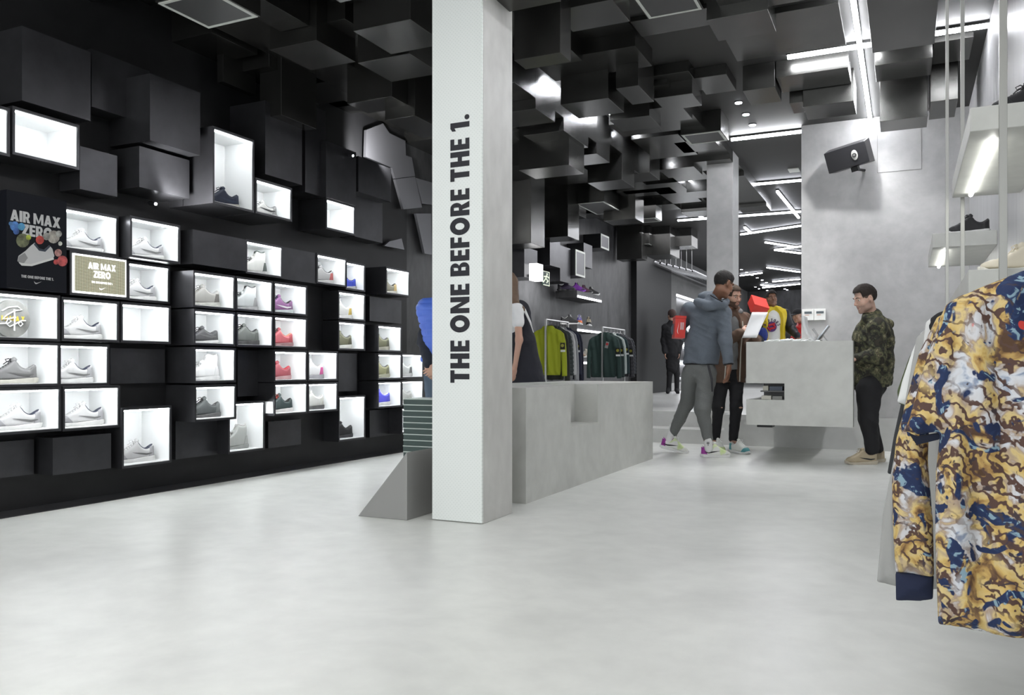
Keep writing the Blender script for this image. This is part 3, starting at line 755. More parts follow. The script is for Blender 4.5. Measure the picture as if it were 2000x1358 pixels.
qb((1079, 22), (1230, 42), 3.42, 'bright-bottomed block just past the column top')
qb((1004, 118), (1115, 121), 3.05, 'angled-looking block close to the concrete side of the column')
qb((955, -5), (1096, 3), 3.1, 'block half hidden by the column top')
cblock(-1.80, -1.37, 5.85, 6.28, 3.6, 'flush ceiling block with a pale-framed grille near the upper edge', True)
cblock(-1.95, -1.25, 6.30, 6.62, 3.61, 'broad flat panel behind the flush pale-framed grille')
qb((1380, 40), (1516, 62), 3.49, 'flat block between the flush grille and the long light channel')
qb((1277, 193), (1370.5, 206.6), 3.42, 'block with a pale front lip over the middle of the shop')
qb((1272, 150), (1372, 176), 3.55, 'higher block directly in front of the pale-lipped one')
qb((1356, 154), (1438, 177), 3.55, 'block standing before the three downlights')
qb((1203, 173.5), (1277, 199), 3.3, 'dark block at the corner of the pale-lipped one')
qb((1191, 236), (1290.5, 248), 3.35, 'block over the bright ribbon of light, farther one')
qb((1095, 205), (1219, 220), 3.25, 'block over the bright ribbon of light, nearer one')
qb((1233, 273), (1363, 302), 3.5, 'long flat block in front of the second column')
qb((1329, 264), (1423, 274), 3.42, 'low block with a pale-framed grille beside the second column', True)
qb((950, 214), (1084, 243), 3.5, 'block lit at its lip just right of the column')
cblock(-4.3, -3.37, 8.28, 8.95, 3.12, 'broad low block beyond the row under the ribbon of light')
qb((1013, 333), (1141, 340), 2.9, 'block with a pale gleam below the broad low one')
# blocks known by the lit flank that faces the ribbon of light: near corner, far corner, height
def fb(d, c, z, wd, label, vent=False):
    t = z-EYE; a = ray(*d); b = ray(*c)
    pa, pb = a*(t/a[2]), b*(t/b[2])
    return cblock((pa[0]+pb[0])/2-wd, (pa[0]+pb[0])/2, pa[1], pb[1], z, label, vent)
fb((1269, 337), (1289, 352), 3.27, .45, 'lit block at the far end of the ribbon row')
fb((1306, 365.6), (1324.5, 377), 3.50, .8, 'wide dark block with one brilliant flank before the diagonal light tube')
fb((1183.5, 397.5), (1205, 406), 3.4, .45, 'block with a pale flank above the oblong framed grille')
fb((1240, 427), (1258, 436), 3.15, .5, 'tall block with a glowing rounded flank')
fb((1279, 425), (1294, 432), 3.3, .45, 'tall block hanging alone with a framed grille underneath', True)
fb((1124, 418), (1146, 427), 3.3, .45, 'dim block over the hanging jackets')
fb((1083.5, 442), (1107, 451), 2.95, .45, 'low block with pale flank above the exit sign')
fb((1109, 461.5), (1131, 470), 2.77, .45, 'lowest small block above the exit sign')
fb((1038, 475), (1063, 484), 2.51, .4, 'deep block with a broad grey flank above the lime jacket')
fb((1160, 395), (1238, 413), 3.3, .45, 'oblong block carrying a thin pale frame', True)
fb((1250, 505), (1268, 509), 3.0, .5, 'far block above the silver ceiling pipes')
fb((1301, 497), (1335, 505), 3.1, .5, 'far block with a pale face above the silver ceiling pipes')
fb((1247, 477), (1303, 481), 3.3, .45, 'far flat block with a thin pale frame', True)
fb((1345, 480), (1368, 486), 3.3, .5, 'small far block beside the second column')
XR = -2.94
for i, (u0, u1, v) in enumerate([(985, 1003, 150), (1003, 1046, 160), (1046, 1084, 212), (1084, 1101, 217), (1101, 1149, 255), (1149, 1165, 267), (1165, 1191, 300), (1191, 1215, 281), (1215, 1239, 351), (1239, 1260, 333), (1260, 1269, 318)]):
    cblock(XR-.42, XR, YX(u0, XR)+.002, YX(u1, XR)-.002, ZX(u0, v, XR), 'lit flank block %s in the row under the ribbon of light' % ['first beside the column', 'second', 'third', 'fourth', 'fifth', 'sixth', 'seventh', 'eighth', 'ninth and lowest', 'tenth', 'last'][i])
# wall-mounted dark blocks high on the cement wall
for a in [(-4.75, 1024, 1049.5, 482, 541, 'dark block beside the lit end of the exit sign'), (-4.75, 1074, 1094, 453, 518, 'tall grey block over the exit sign'),
          (-4.78, 1094, 1114, 479, 549, 'narrow block beyond the tall grey one on the cement wall'), (-4.82, 1140, 1156.7, 474, 520, 'slim block behind the pale-framed one on the cement wall'),
          (-4.7, 1000, 1020, 395, 470, 'dark block in the upper corner beside the column shaft')]:
    wall_block(*a)
for (X, u0, u1, v0, v1, lb) in [(-4.72, 1123.7, 1142, 487, 538, 'upright pale-framed panel block over the purple shoe'), (-4.8, 1173, 1188.7, 456, 484, 'smaller pale-framed panel block farther down the wall')]:
    ya, yb, za, zb = YX(u0, X), YX(u1, X), ZX(u0, v1, X), ZX(u0, v0, X)
    e = empty('framed_block', (X, (ya+yb)/2, za), 0, lb, 'wall block')
    hy, H_ = (yb-ya)/2, zb-za; d = X0W-X
    MB().box(d, 0, -hy, hy, 0, H_).build('block_body', BLACK, e)
    MB().box(0, .008, -hy, hy, 0, .03).box(0, .008, -hy, hy, H_-.03, H_).box(0, .008, -hy, -hy+.03, .03, H_-.03).box(0, .008, hy-.03, hy, .03, H_-.03).build('pale_frame', FRAMEW, e)
    MB().box(0, .004, -hy+.03, hy-.03, .03, H_-.03).build('grey_face', mat('frame_face_grey', (.14, .14, .15), .4, .3), e)
# the dense relief of shallow recesses above, part of the ceiling itself
mb = MB(); random.seed(3)
for i in range(-1, 8):
    for j in range(0, 26):
        x0 = X0W+.45*i+.45; y0 = 2.0+.5*j
        x1, y1 = x0+.45, y0+.5
        if x0 > -2.3: continue
        if y0 > 13.5: continue
        mx_, my_ = (x0+x1)/2, (y0+y1)/2
        near = any(b[0]-.02 < mx_ < b[1]+.02 and b[2]-.02 < my_ < b[3]+.02 for b in CB)
        if near: continue
        z = random.choice((3.62, 3.56, 3.5, 3.45))
        mb.box(x0+.001, x1-.001, y0+.001, y1-.001, z, ZC)
struct(mb.build('ceiling_relief', BLACKC))

# ribbon of light above the blocks, light tubes on the ceiling
def tube_light(p0, p1, label, r=.018, m=None, group='white light tubes on the ceiling'):
    p0, p1 = Vector(p0), Vector(p1); c = (p0+p1)/2
    e = empty('light_tube', c, 0, label, 'ceiling light', group)
    d = (p1-p0); L = d.length; M = Matrix.Rotation(math.atan2(d.y, d.x), 4, 'Z')
    MB().box(-L/2, L/2, -r, r, -.03, -.002, M).build('diffuser', m or LED, e)
    MB().box(-L/2-.012, L/2+.012, -r*1.2, r*1.2, -.002, .02, M).build('housing', mat('tube_housing', (.02, .02, .02), .5), e)
    return e
ZT = ZC-.022
tube_light((-2.80, 5.7, 3.6), (-2.80, 10.2, 3.6), 'ribbon of white light hidden over the black blocks', m=LEDC)
for a in [(-.35, 3.5, -.35, 10.0, 'long light tube running down the deep channel'), (-.93, 7.6, -.2, 7.6, 'short light tube crossing the long channel one'),
 (.21, 7.57, .59, 7.57, 'light tube against the brushed wall, nearer one'), (-1.87, 10.05, -.22, 10.05, 'light tube along the top of the grey wall'), (.21, 10.03, .59, 10.03, 'light tube at the far corner of the brushed wall'),
 (-2.81, 11.25, -2.81, 13.09, 'diagonal light tube just past the second column'), (-3.15, 12.62, -1.35, 12.65, 'light tube crossing behind the second column'),
 (-3.31, 14.32, -3.31, 15.08, 'short slanted light tube by the second column'), (-3.78, 15.13, -1.64, 15.17, 'light tube crossing two fifths down the back room'),
 (-1.78, 13.29, -1.74, 15.76, 'slanted light tube over the opening beside the grey wall'), (-2.8, 16.41, -2.8, 17.11, 'stub of light tube meeting a crossing one'),
 (-3.02, 17.24, -1.8, 16.67, 'tilted crossing light tube with the stub'), (-2.73, 18.54, -2.25, 19.5, 'upper arm of the zigzag lights'), (-2.71, 19.81, -2.1, 19.49, 'middle arm of the zigzag lights'),
 (-2.71, 19.83, -2.24, 20.66, 'lower arm of the zigzag lights'), (-3.37, 23.19, -2.69, 24.68, 'slanted light tube above the yellow jacket'), (-4.37, 24.88, -3.69, 24.44, 'short far tube beside the row of dots'),
 (-3.76, 27.04, -2.9, 26.63, 'far tube over the man in yellow'), (-4.25, 27.92, -3.89, 28.67, 'upper of the crossing far tubes'), (-4.35, 28.93, -3.07, 28.16, 'lower of the crossing far tubes'),
 (-4.33, 17.94, -4.05, 17.76, 'tiny tube over the silver pipes')]:
    tube_light((a[0], a[1], ZT), (a[2], a[3], ZT), a[4], r=.017, m=LEDF if a[1] < 10.5 else LEDB)
# deep channel for the long tube: blocks on both sides
cblock(-1.34, -.45, 6.6, 7.48, 3.6, 'broad flat panel before the short crossing tube')
cblock(-1.05, -.45, 7.75, 8.2, 3.5, 'shallow block catching the crossing tube light')
cblock(-1.34, -1.06, 7.75, 8.2, 3.42, 'block with a lit face beside the three downlights')
cblock(-.87, -.43, 8.22, 8.67, 3.345, 'low dark block over the till counter')
cblock(-1.0, -.88, 8.3, 8.65, 3.42, 'narrow step beside the low dark block over the till')
cblock(-.24, .2, 7.75, 8.2, 3.48, 'lit block on the far side of the light channel')
cblock(.21, .5, 7.75, 8.3, 3.6, 'shallow block beside the brushed wall')
cblock(-.22, .18, 8.49, 8.88, 3.2, 'low dark block in front of the grey wall')
cblock(-.24, .2, 5.6, 7.2, 3.4, 'large dark block on the far side of the light channel near the upper edge')
cblock(-1.25, -.5, 5.2, 6.4, 3.58, 'large dark block beside the light channel near the upper edge')
cblock(.2, .42, 8.4, 9.0, 3.3, 'narrow dark block near the brushed wall')
# downlights
for i, (x, y) in enumerate([(-1.56, 8.78), (-1.56, 9.22), (-1.56, 9.65), (-2.5, 14.92), (-4.12, 23.63), (-4.1, 24.37), (-4.08, 25.18), (-4.06, 25.97), (-4.03, 26.72), (-4.01, 27.49), (-4.57, 28.86), (-4.56, 29.56), (-4.4, 30.3), (-3.77, 30.0), (-3.74, 30.4)]):
    lb = ['nearest of the three downlights in a row', 'middle of the three downlights in a row', 'farthest of the three downlights in a row', 'single downlight beside a crossing tube'][i] if i < 4 else 'small round downlight in the far dotted row'
    e = empty('downlight', (x, y, ZC-.001), 0, lb, 'downlight', 'near downlights' if i < 4 else 'far dotted downlights')
    MB().tube([(0, 0, 0), (0, 0, -.008)], .045, 16).build('trim_ring', BLACK, e)
    MB().tube([(0, 0, -.008), (0, 0, -.014)], .034, 16).build('lamp_lens', LEDB, e)
tag(MB().box(-1.47, -1.33, 12.0, 12.22, ZC-.012, ZC-.001).build('ceiling_plate', FRAMEW), 'small white square plate on the ceiling before the far room', 'ceiling plate')

# silver ceiling pipes
PIPE = mat('silver_pipe', (.5, .5, .52), .2, 1.0)
for k in range(7):
    x = -5.0+.12*k
    e = empty('silver_pipe', (x, 21, 3.25-.03*k), 0, 'shiny silver ceiling pipe, %s in the bundle' % ['closest to the wall', 'second from the wall', 'third from the wall', 'the middle one', 'third from the open side', 'second from the open side', 'farthest from the wall'][k], 'pipe', 'silver pipes under the ceiling')
    MB().tube([(0, -3.1+k*.1, 0), (0, 3.0, 0)], .03, 10).build('pipe_run', PIPE, e, smooth=True)
    for y in (-2.6, 2.6): MB().tube([(0, y, .02), (0, y, .4+.03*k-.002)], .006, 6).build('hanger_rod', STEEL, e)

# ================================================================ COLUMN with lettering
e = empty('column', (-2.375, 4.485, 0), 0, 'tall square column with a dotted white face and black vertical slogan', 'column')
MB().box(-.165, .165, -.19, .205, 0, ZC-.001).build('concrete_shaft', COLC, e, bevel=.004)
m, b, t = principled('dotted_white_panel')
tc = t.nodes.new('ShaderNodeTexCoord'); mp = t.nodes.new('ShaderNodeMapping'); mp.inputs['Rotation'].default_value = (0, math.radians(45), 0)
t.links.new(tc.outputs['Object'], mp.inputs[0]); vo = t.nodes.new('ShaderNodeTexVoronoi'); vo.voronoi_dimensions = '3D'; vo.inputs['Scale'].default_value = 62; vo.inputs['Randomness'].default_value = 0
t.links.new(mp.outputs[0], vo.inputs['Vector']); r = t.nodes.new('ShaderNodeValToRGB')
r.color_ramp.elements[0].position = .26; r.color_ramp.elements[0].color = (.66, .70, .68, 1); r.color_ramp.elements[1].position = .4; r.color_ramp.elements[1].color = (.80, .83, .81, 1)
t.links.new(vo.outputs['Distance'], r.inputs[0]); t.links.new(r.outputs[0], b.inputs['Base Color']); b.inputs['Roughness'].default_value = .45
MB().box(-.168, .163, -.205, -.19, .006, ZC-.002).build('white_face_panel', m, e)
INK = mat('black_lettering', (.012, .012, .018), .4)
zb_, zt_ = ZY(890, 748, 4.28), ZY(895, 222, 4.28)
_, wd = lettering('THE ONE BEFORE THE 1.', lambda a, b, t=0: (0, a, b), 1, .09, .3, 1.0)
hgt = .127; sx = (zt_-zb_)/(wd*hgt)
xr = XY(917, 4.28)+2.375
mb, _ = lettering('THE ONE BEFORE THE 1.', lambda a, b, t=0: (xr-b, -.2062-t, a+zb_), hgt, .09, .3, sx)
mb.build('slogan_lettering', INK, e)
# second column on the raised floor
tag(MB().box(-2.3, -1.97, 10.7, 11.1, .36, ZC-.001).build('column', GREYC, bevel=.004), 'plain grey square column on the raised floor behind the shoppers', 'column')

# wedge, block bench, till counter
mb = MB(); mb.prism([(-3.02, 0), (-2.67, 0), (-2.67, .405)], 1, 4.2, 5.45)
tag(mb.build('wedge_plinth', mat('wedge_grey_metal', (.32, .32, .31), .4, .2), bevel=.003), 'grey triangular wedge plinth leaning behind the lettered column', 'plinth')
mb = MB(); hx0, hx1 = -3.17, -2.28; zt = .771; n0, n1, nz = YX(1115, -2.28), YX(1167, -2.28), ZX(1115, 834, -2.28)
mb.box(-2.6, hx1, 5.05, n0, 0, zt).box(-2.6, hx1, n1, 8.12, 0, zt).box(-2.6, hx1, n0, n1, 0, nz).box(-2.6, hx1-.2, n0, n1, nz, zt).box(hx0, -2.6, 6.7, 8.12, 0, zt)
bmesh.ops.remove_doubles(mb.b, verts=mb.b.verts[:], dist=1e-5)
e = empty('display_block', (-2.7, 6.5, 0), 0, 'long low concrete display block with a square notch in its face', 'display block')
rel(mb.build('concrete_body', BLOCKC), e)
mb = MB()
cx0, cx1, cyf, cyb, cz0, cz1 = -1.385, -.435, 8.2, 9.94, .362, 1.155
s0, s1 = ZY(1490, 781, 8.2), ZY(1490, 749, 8.2); xs_ = XY(1532, 8.2)
xk = -.80; mb.box(cx0, cx1, cyf, 8.38, s1, cz1).box(cx0, cx1, cyf, 8.38, cz0, s0).box(xs_, cx1, cyf, 8.38, s0, s1)
mb.box(cx0, xk, 8.38, cyb, s1, cz1).box(cx0, xk, 8.38, cyb, cz0, s0).box(xs_, xk, 8.38, cyb, s0, s1)
e = empty('till_counter', ((cx0+cx1)/2, 9, cz0), 0, 'grey concrete till counter hanging clear of the floor with a side slot', 'counter')
rel(mb.build('concrete_body', BLOCKC), e)
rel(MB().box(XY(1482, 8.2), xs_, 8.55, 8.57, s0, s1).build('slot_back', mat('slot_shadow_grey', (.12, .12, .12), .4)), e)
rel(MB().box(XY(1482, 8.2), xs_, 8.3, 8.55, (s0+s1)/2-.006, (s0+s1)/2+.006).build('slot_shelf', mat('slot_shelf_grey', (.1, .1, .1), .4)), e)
rel(MB().box(-1.30, -1.16, 8.3, 8.5, cz0-.028, cz0).build('cable_bracket', BLACKP), e)
for i, (a, b, c, d, z, h_, col, lb) in enumerate([(0.02, .07, 8.32, 8.42, 'u', .045, (.6, .58, .5), 'cream box on the upper slot shelf of the counter'), (.08, .2, 8.32, 8.42, 'u', .04, (.08, .1, .14), 'dark blue box on the upper slot shelf of the counter'), (.01, .1, 8.3, 8.42, 'd', .035, (.7, .68, .6), 'pale folded paper in the lower counter slot'), (.11, .2, 8.3, 8.4, 'd', .03, (.3, .3, .28), 'grey box in the lower counter slot')]):
    xx = XY(1482, 8.2); z0 = (s0+s1)/2+.007 if z == 'u' else s0+.001
    tag(MB().box(xx+a, xx+b, c, d, z0, z0+h_).build('small_box', mat('slot_box_%s' % 'abcd'[i], col, .5)), lb, 'box')
# things on the counter and the wall behind it
mb = MB(); random.seed(5)
for i in range(14):
    for j in range(7): pass
fld = Field((-1.25, 8.25, 1.14), (-.7, 8.75, 1.25), .006)
for k in range(26):
    u = random.random(); c = (-1.2+.42*u, 8.33+.3*random.random(), 1.165+.018*random.random()*math.sin(math.pi*u))
    d = Vector((random.uniform(-1, 1), random.uniform(-1, 1), random.uniform(-.1, .25))).normalized()*.055
    fld.cap(Vector(c)-d, Vector(c)+d, .012, .006, .008)
fld.clip((0, 0, 1.1555), (0, 0, -1))
tag(fld.mesh('crumpled_tissue', mat('white_tissue', (.75, .77, .76), .8)), 'crumpled white tissue paper on the till counter', 'paper')
# screen seen edge-on and card stand
e = empty('till_screen', (XY(1592, 8.35), 8.35, 1.155), 0, 'white curved till screen seen from its edge', 'screen')
px0 = XY(1592, 8.35)
arc = [(XY(u, 8.35)-px0, ZY(u, v, 8.35)-1.155) for u, v in ((1569, 618), (1571, 635), (1577, 652), (1589, 667))]
mb = MB(); out = arc+[(a+.022, b-.004) for a, b in arc[::-1]]
mb.prism([(p[0], max(p[1], .001)) for p in out], 1, -.14, .14); mb.build('screen_shell', mat('white_plastic', (.62, .64, .64), .3), e)
MB().tube([(-.005, 0, .004), (.02, 0, .06), (-.02, 0, .12)], .01, 8).build('screen_stand', STEEL, e)
MB().box(-.04, .05, -.08, .08, .001, .008).build('screen_foot', STEEL, e)
e = empty('tablet_stand', (XY(1597, 8.58), 8.58, 1.155), 0, 'slim silver tablet leaning on a stand beside the white screen', 'tablet')
M = Matrix.Rotation(math.radians(36), 4, 'Y')
MB().box(-.006, .006, -.09, .09, .0, .19, Matrix.Translation((-.01, 0, .004)) @ M).build('tablet', mat('tablet_silver', (.3, .32, .34), .25, .6), e)
MB().tube([(.0, 0, .004), (.06, 0, .07)], .006, 8).tube([(.1, 0, .002), (.05, 0, .06)], .005, 8).build('prop_leg', STEEL, e)
e = empty('thermostat', (0, 9.94, 0), 0, 'white double thermostat with small dark displays on the grey wall', 'thermostat')
tx0, tx1, tz0, tz1 = XY(1567, 9.94), XY(1613, 9.94), ZY(1590, 626, 9.94), ZY(1590, 604, 9.94); tm = (tx0+tx1)/2
PL = mat('thermostat_plastic', (.75, .76, .74), .4)
for a, b in ((tx0, tm-.001), (tm+.001, tx1)):
    rel(MB().box(a, b, 9.915, 9.944, tz0, tz1).build('thermostat_unit', PL, bevel=.003), e)
    rel(MB().box(a+.025, b-.02, 9.912, 9.915, tz0+.075, tz0+.1).build('display', mat('lcd_grey', (.06, .08, .09), .3)), e)
    rel(MB().box(a+.03, b-.05, 9.913, 9.915, tz0+.056, tz0+.061).build('orange_mark', mat('orange_print', (.5, .2, .1), .5)), e)
struct(MB().box(-.283, -.279, 9.945, 9.95, 3.04, 3.46).box(.15, .153, 9.945, 9.95, 3.04, 3.46).box(-.283, .153, 9.945, 9.95, 3.036, 3.04).build('trim_3', mat('joint_shadow_grey', (.22, .22, .21), .6)))
# loudspeaker
e = empty('loudspeaker', (-.55, 9.62, 3.17), 0, 'black loudspeaker tilted on a bracket high on the grey wall', 'loudspeaker')
e.rotation_euler = (math.radians(18), math.radians(-9), math.radians(-16))
mb = MB(); mb.prism([(-.21, .11), (.21, .11), (.235, -.12), (-.23, -.12)], 1, -.1, -.09)
mb = MB(); mb.prism([(-.1, -.11), (.1, -.13), (.1, .13), (-.1, .11)], 0, -.215, .215); mb.build('speaker_cabinet', mat('speaker_black', (.012, .012, .014), .35), e, bevel=.006)
MB().ball((.09, -.112, .0), .045, (.75, .12, 1.2), 10).build('speaker_badge', mat('badge_silver', (.5, .5, .48), .35, .5), e, smooth=True)
MB().tube([(.09, -.116, 0), (.09, -.125, 0)], .021, 20).build('tweeter_ring', BLACKP, e)
MB().tube([(.09, -.124, 0), (.09, -.128, 0)], .013, 20).build('tweeter_dome', STEEL, e)
MB().box(-.0, .07, -.05, .02, -.17, -.12).tube([(.03, 0, -.15), (.03, .3, -.2)], .015, 8).build('wall_bracket', BLACKP, e)
# exit sign
e = empty('exit_sign', (0, 0, 0), 0, 'green running-man exit sign with a bright lit end', 'exit sign')
Xs = -4.6; y0, y1, z0, z1 = YX(1061, Xs), YX(1073, Xs), ZX(1062, 557, Xs), ZX(1062, 529, Xs)
yA, zA0, zA1 = YX(1049, Xs), ZX(1049, 547, Xs), ZX(1049, 514, Xs)
e.location = (Xs, y0, z0)
rel(MB().box(Xs-.02, Xs, y0, y1, z0, z1).build('green_panel', mat('exit_green', (.004, .035, .024), .4, emit=.1)), e)
GLW = mat('exit_glow', (.7, .75, .6), .4, emit=.6)
rel(MB().box(Xs, Xs+.003, y0, y1, z0, z0+.012).box(Xs, Xs+.003, y0, y1, z1-.008, z1).box(Xs, Xs+.003, y1-.01, y1, z0, z1).build('sign_border', GLW), e)
ym, zm, hh = (y0+y1)/2, (z0+z1)/2, (z1-z0)
mb = MB()
for a, b in [((.0, .2), (-.03, .0)), ((-.03, .0), (.05, -.16)), ((.05, -.16), (-.0, -.3)), ((-.03, 0), (-.07, -.14)), ((-.07, -.14), (-.12, -.3)), ((.0, .16), (.08, .08)), ((.0, .16), (-.09, .1))]:
    mb.tube([(Xs+.004, ym+a[0]*1.0, zm+a[1]*hh), (Xs+.004, ym+b[0]*1.0, zm+b[1]*hh)], .009, 6)
mb.ball((Xs+.004, ym+.015, zm+.3*hh), .02, (.3, 1, 1), 8)
rel(mb.build('running_figure', GLW), e)
rel(MB().box(Xs-.12, Xs-.001, yA, y0-.005, zA0, zA1).build('lit_end_box', mat('exit_lamp', (1, 1, 1), .4, emit=2.2)), e)
rel(MB().box(Xs-.52, Xs-.12, yA+.05, y0-.1, zA0+.05, zA0+.09).build('sign_arm', BLACKP), e)

# ---------------------------------------------------------------- cement-wall shelves with shoes
def wall_shelf(y0, y1, z0, z1, label, xf=-4.75):
    e = empty('wall_shelf', (xf, (y0+y1)/2, z0), 0, label, 'shelf', 'dark shelves on the cement wall')
    hy = (y1-y0)/2
    MB().box(X0W-xf, 0, -hy, hy, 0, z1-z0).build('shelf_slab', DARKC, e)
    MB().box(.0, .012, -hy+.02, hy-.1, .0, .03).build('light_strip', LED, e)
    return z1
sh1 = wall_shelf(12.5, 13.75, 2.04, 2.15, 'top dark shelf holding the purple shoes')
sh2 = wall_shelf(12.5, 13.75, 1.50, 1.61, 'middle dark shelf holding the orange trainer')
sh3 = wall_shelf(12.5, 13.75, .975, 1.075, 'bottom dark shelf holding the beige pair')
spot('wall_wash_beam', (-4.55, 11.35, 2.35), (-5.12, 11.5, 1.7), 45, 120, .8, .1)
PU = (.16, .02, .3)
for (x, y, z, k, c, lb, rz, sc) in [
 (-4.85, 12.75, sh1, 'run', (PU, PU, (.05, .02, .08), Bk, Bk, None), 'bright purple trainer on the top dark shelf', .3, 1), (-4.95, 12.55, sh1, 'run', ((.03, .02, .05), Bk, Bk, Bk, Bk, None), 'black purple shoe at the near end of the top dark shelf', .2, 1),
 (-4.87, 13.15, sh1, 'run', ((.08, .02, .05), (.2, .2, .2), Bk, Bk, Bk, None), 'dark plum trainer in the middle of the top dark shelf', .3, 1), (-4.87, 13.5, sh1, 'run', (Bk, Wt, Bk, Bk, Wt, None), 'black trainer with white trim on the top dark shelf', .3, 1),
 (-4.92, 12.62, sh2, 'chunk', (Bk, Wt, Bk, Lg, Wt, None), 'black trainer at the near end of the middle dark shelf', .5, 1), (-4.9, 13.0, sh2, 'chunk', ((.1, .08, .3), Wt, (.75, .2, .06), (.75, .2, .06), Wt, None), 'orange and violet trainer on the middle dark shelf', 1.3, 1.1), (-4.9, 13.45, sh2, 'chunk', ((.4, .35, .25), Wt, Bk, (.6, .25, .1), Bk, None), 'tan and black trainer on the middle dark shelf', 1.3, 1.05),
 (-4.88, 12.85, sh3, 'run', ((.45, .4, .32), Wt, (.4, .3, .22), Lg, Lg, None), 'beige trainer in front on the bottom dark shelf', .2, 1.05), (-4.88, 13.3, sh3, 'run', ((.5, .47, .4), Wt, (.45, .4, .3), Lg, Lg, None), 'cream trainer beyond the beige one on the bottom dark shelf', .3, 1.05)]:
    shoe((x, y, z+.0005), math.pi+.35+rz*.4 if 'orange' not in lb and 'tan' not in lb else math.pi-rz*.9, k, c, lb, 'sneakers on the dark wall shelves', scale=sc)
# far niche with lit shelves
e = empty('niche_shelving', (-5.2, 22, .62), 0, 'lit shelving niche in the far plaster wall', 'shelving')
mb = MB()
for z in (.62, 1.06, 1.52, 2.0): mb.box(-5.34, -5.13, 20.36, 23.79, z, z+.05)
rel(mb.build('shelf_boards', WHITEIN), e)
mb = MB()
for z in (1.04, 1.50, 1.98, 2.74): mb.box(-5.2, -5.16, 20.4, 23.75, z-.03, z)
rel(mb.build('shelf_lights', LED), e)
for i in range(9):
    z = (.67, 1.11, 1.57, 2.05)[i % 4]; c = [(.5, .1, .05), (.2, .3, .1), (.6, .6, .6), (.05, .2, .3), (.4, .3, .1), (.7, .7, .7), (.1, .1, .1), (.5, .5, .2), (.6, .3, .3)][i]
    shoe((-5.23, 20.6+.3*i*.9, z+.0005), math.pi/2*3, ['run', 'chunk'][i % 2], (c, Wt, c, Bk, Wt, None), 'small %s shoe on the far niche shelves' % ['red', 'green', 'pale grey', 'teal', 'brown', 'white', 'black', 'yellow-green', 'pink'][i], 'shoes in the far niche')
#@@PART2

# ================================================================ RIGHT-HAND SHELVES, POSTS AND CLOTHES RAIL
def side_shelf(x0, y0, y1, z0, z1, label, led=None):
    e = empty('concrete_shelf', ((x0+.6)/2, (y0+y1)/2, z0), 0, label, 'shelf', 'concrete shelves on the brushed wall')
    hx, hy = (.6-x0)/2, (y1-y0)/2
    MB().box(-hx, hx-.001, -hy, hy, 0, z1-z0).build('shelf_slab', BLOCKC, e, bevel=.003)
    if led:
        (lx0, ly0), (lx1, ly1) = led
        cx, cy = (x0+.6)/2, (y0+y1)/2
        MB().tube([(lx0-cx, ly0-cy, -.012), (lx1-cx, ly1-cy, -.012)], .012, 10).build('light_tube', LEDW, e)
    return z1
sA = side_shelf(.25, 4.08, 5.62, 1.917, 2.02, 'upper concrete shelf, largest seen, with a glowing tube underneath', ((.35, 4.25), (.34, 5.5)))
sB = side_shelf(.18, 6.96, 8.3, 1.80, 1.905, 'far concrete shelf carrying the black trainer', ((.27, 7.1), (.26, 8.2)))
sC = side_shelf(.236, 3.95, 5.55, 1.21, 1.31, 'lower concrete shelf carrying the cream trainer', None)
for (x, y, lb, r) in [(.225, 5.66, 'thin steel post touching the far corner of the lower concrete shelf', .009), (.31, 5.72, 'steel post rising behind the upper concrete shelf', .011), (.352, 3.86, 'nearest and thickest steel post before the lower concrete shelf', .014)]:
    tag(MB().box(x-r, x+r, y-r, y+r, 0, ZC-.001).build('steel_post', mat('satin_steel', (.34, .34, .32), .4, .8), bevel=.001), lb, 'post', 'steel posts before the brushed wall')
CR = (.74, .68, .55)
shoe((.43, 4.14, sC+.0005), .12, 'slim', (CR, (.8, .78, .7), CR, (.6, .5, .35), CR, None), 'cream leather trainer on the lower concrete shelf', scale=1.0)
shoe((.42, 7.12, sB+.0005), .1, 'run', (Bk, Wt, Bk, Bk, Bk, None), 'black trainer with white sole on the far concrete shelf')
shoe((.47, 4.3, sA+.0005), .5, 'high', (Bk, Bk, Bk, Dg, Bk, None), 'black high-top on the upper concrete shelf')

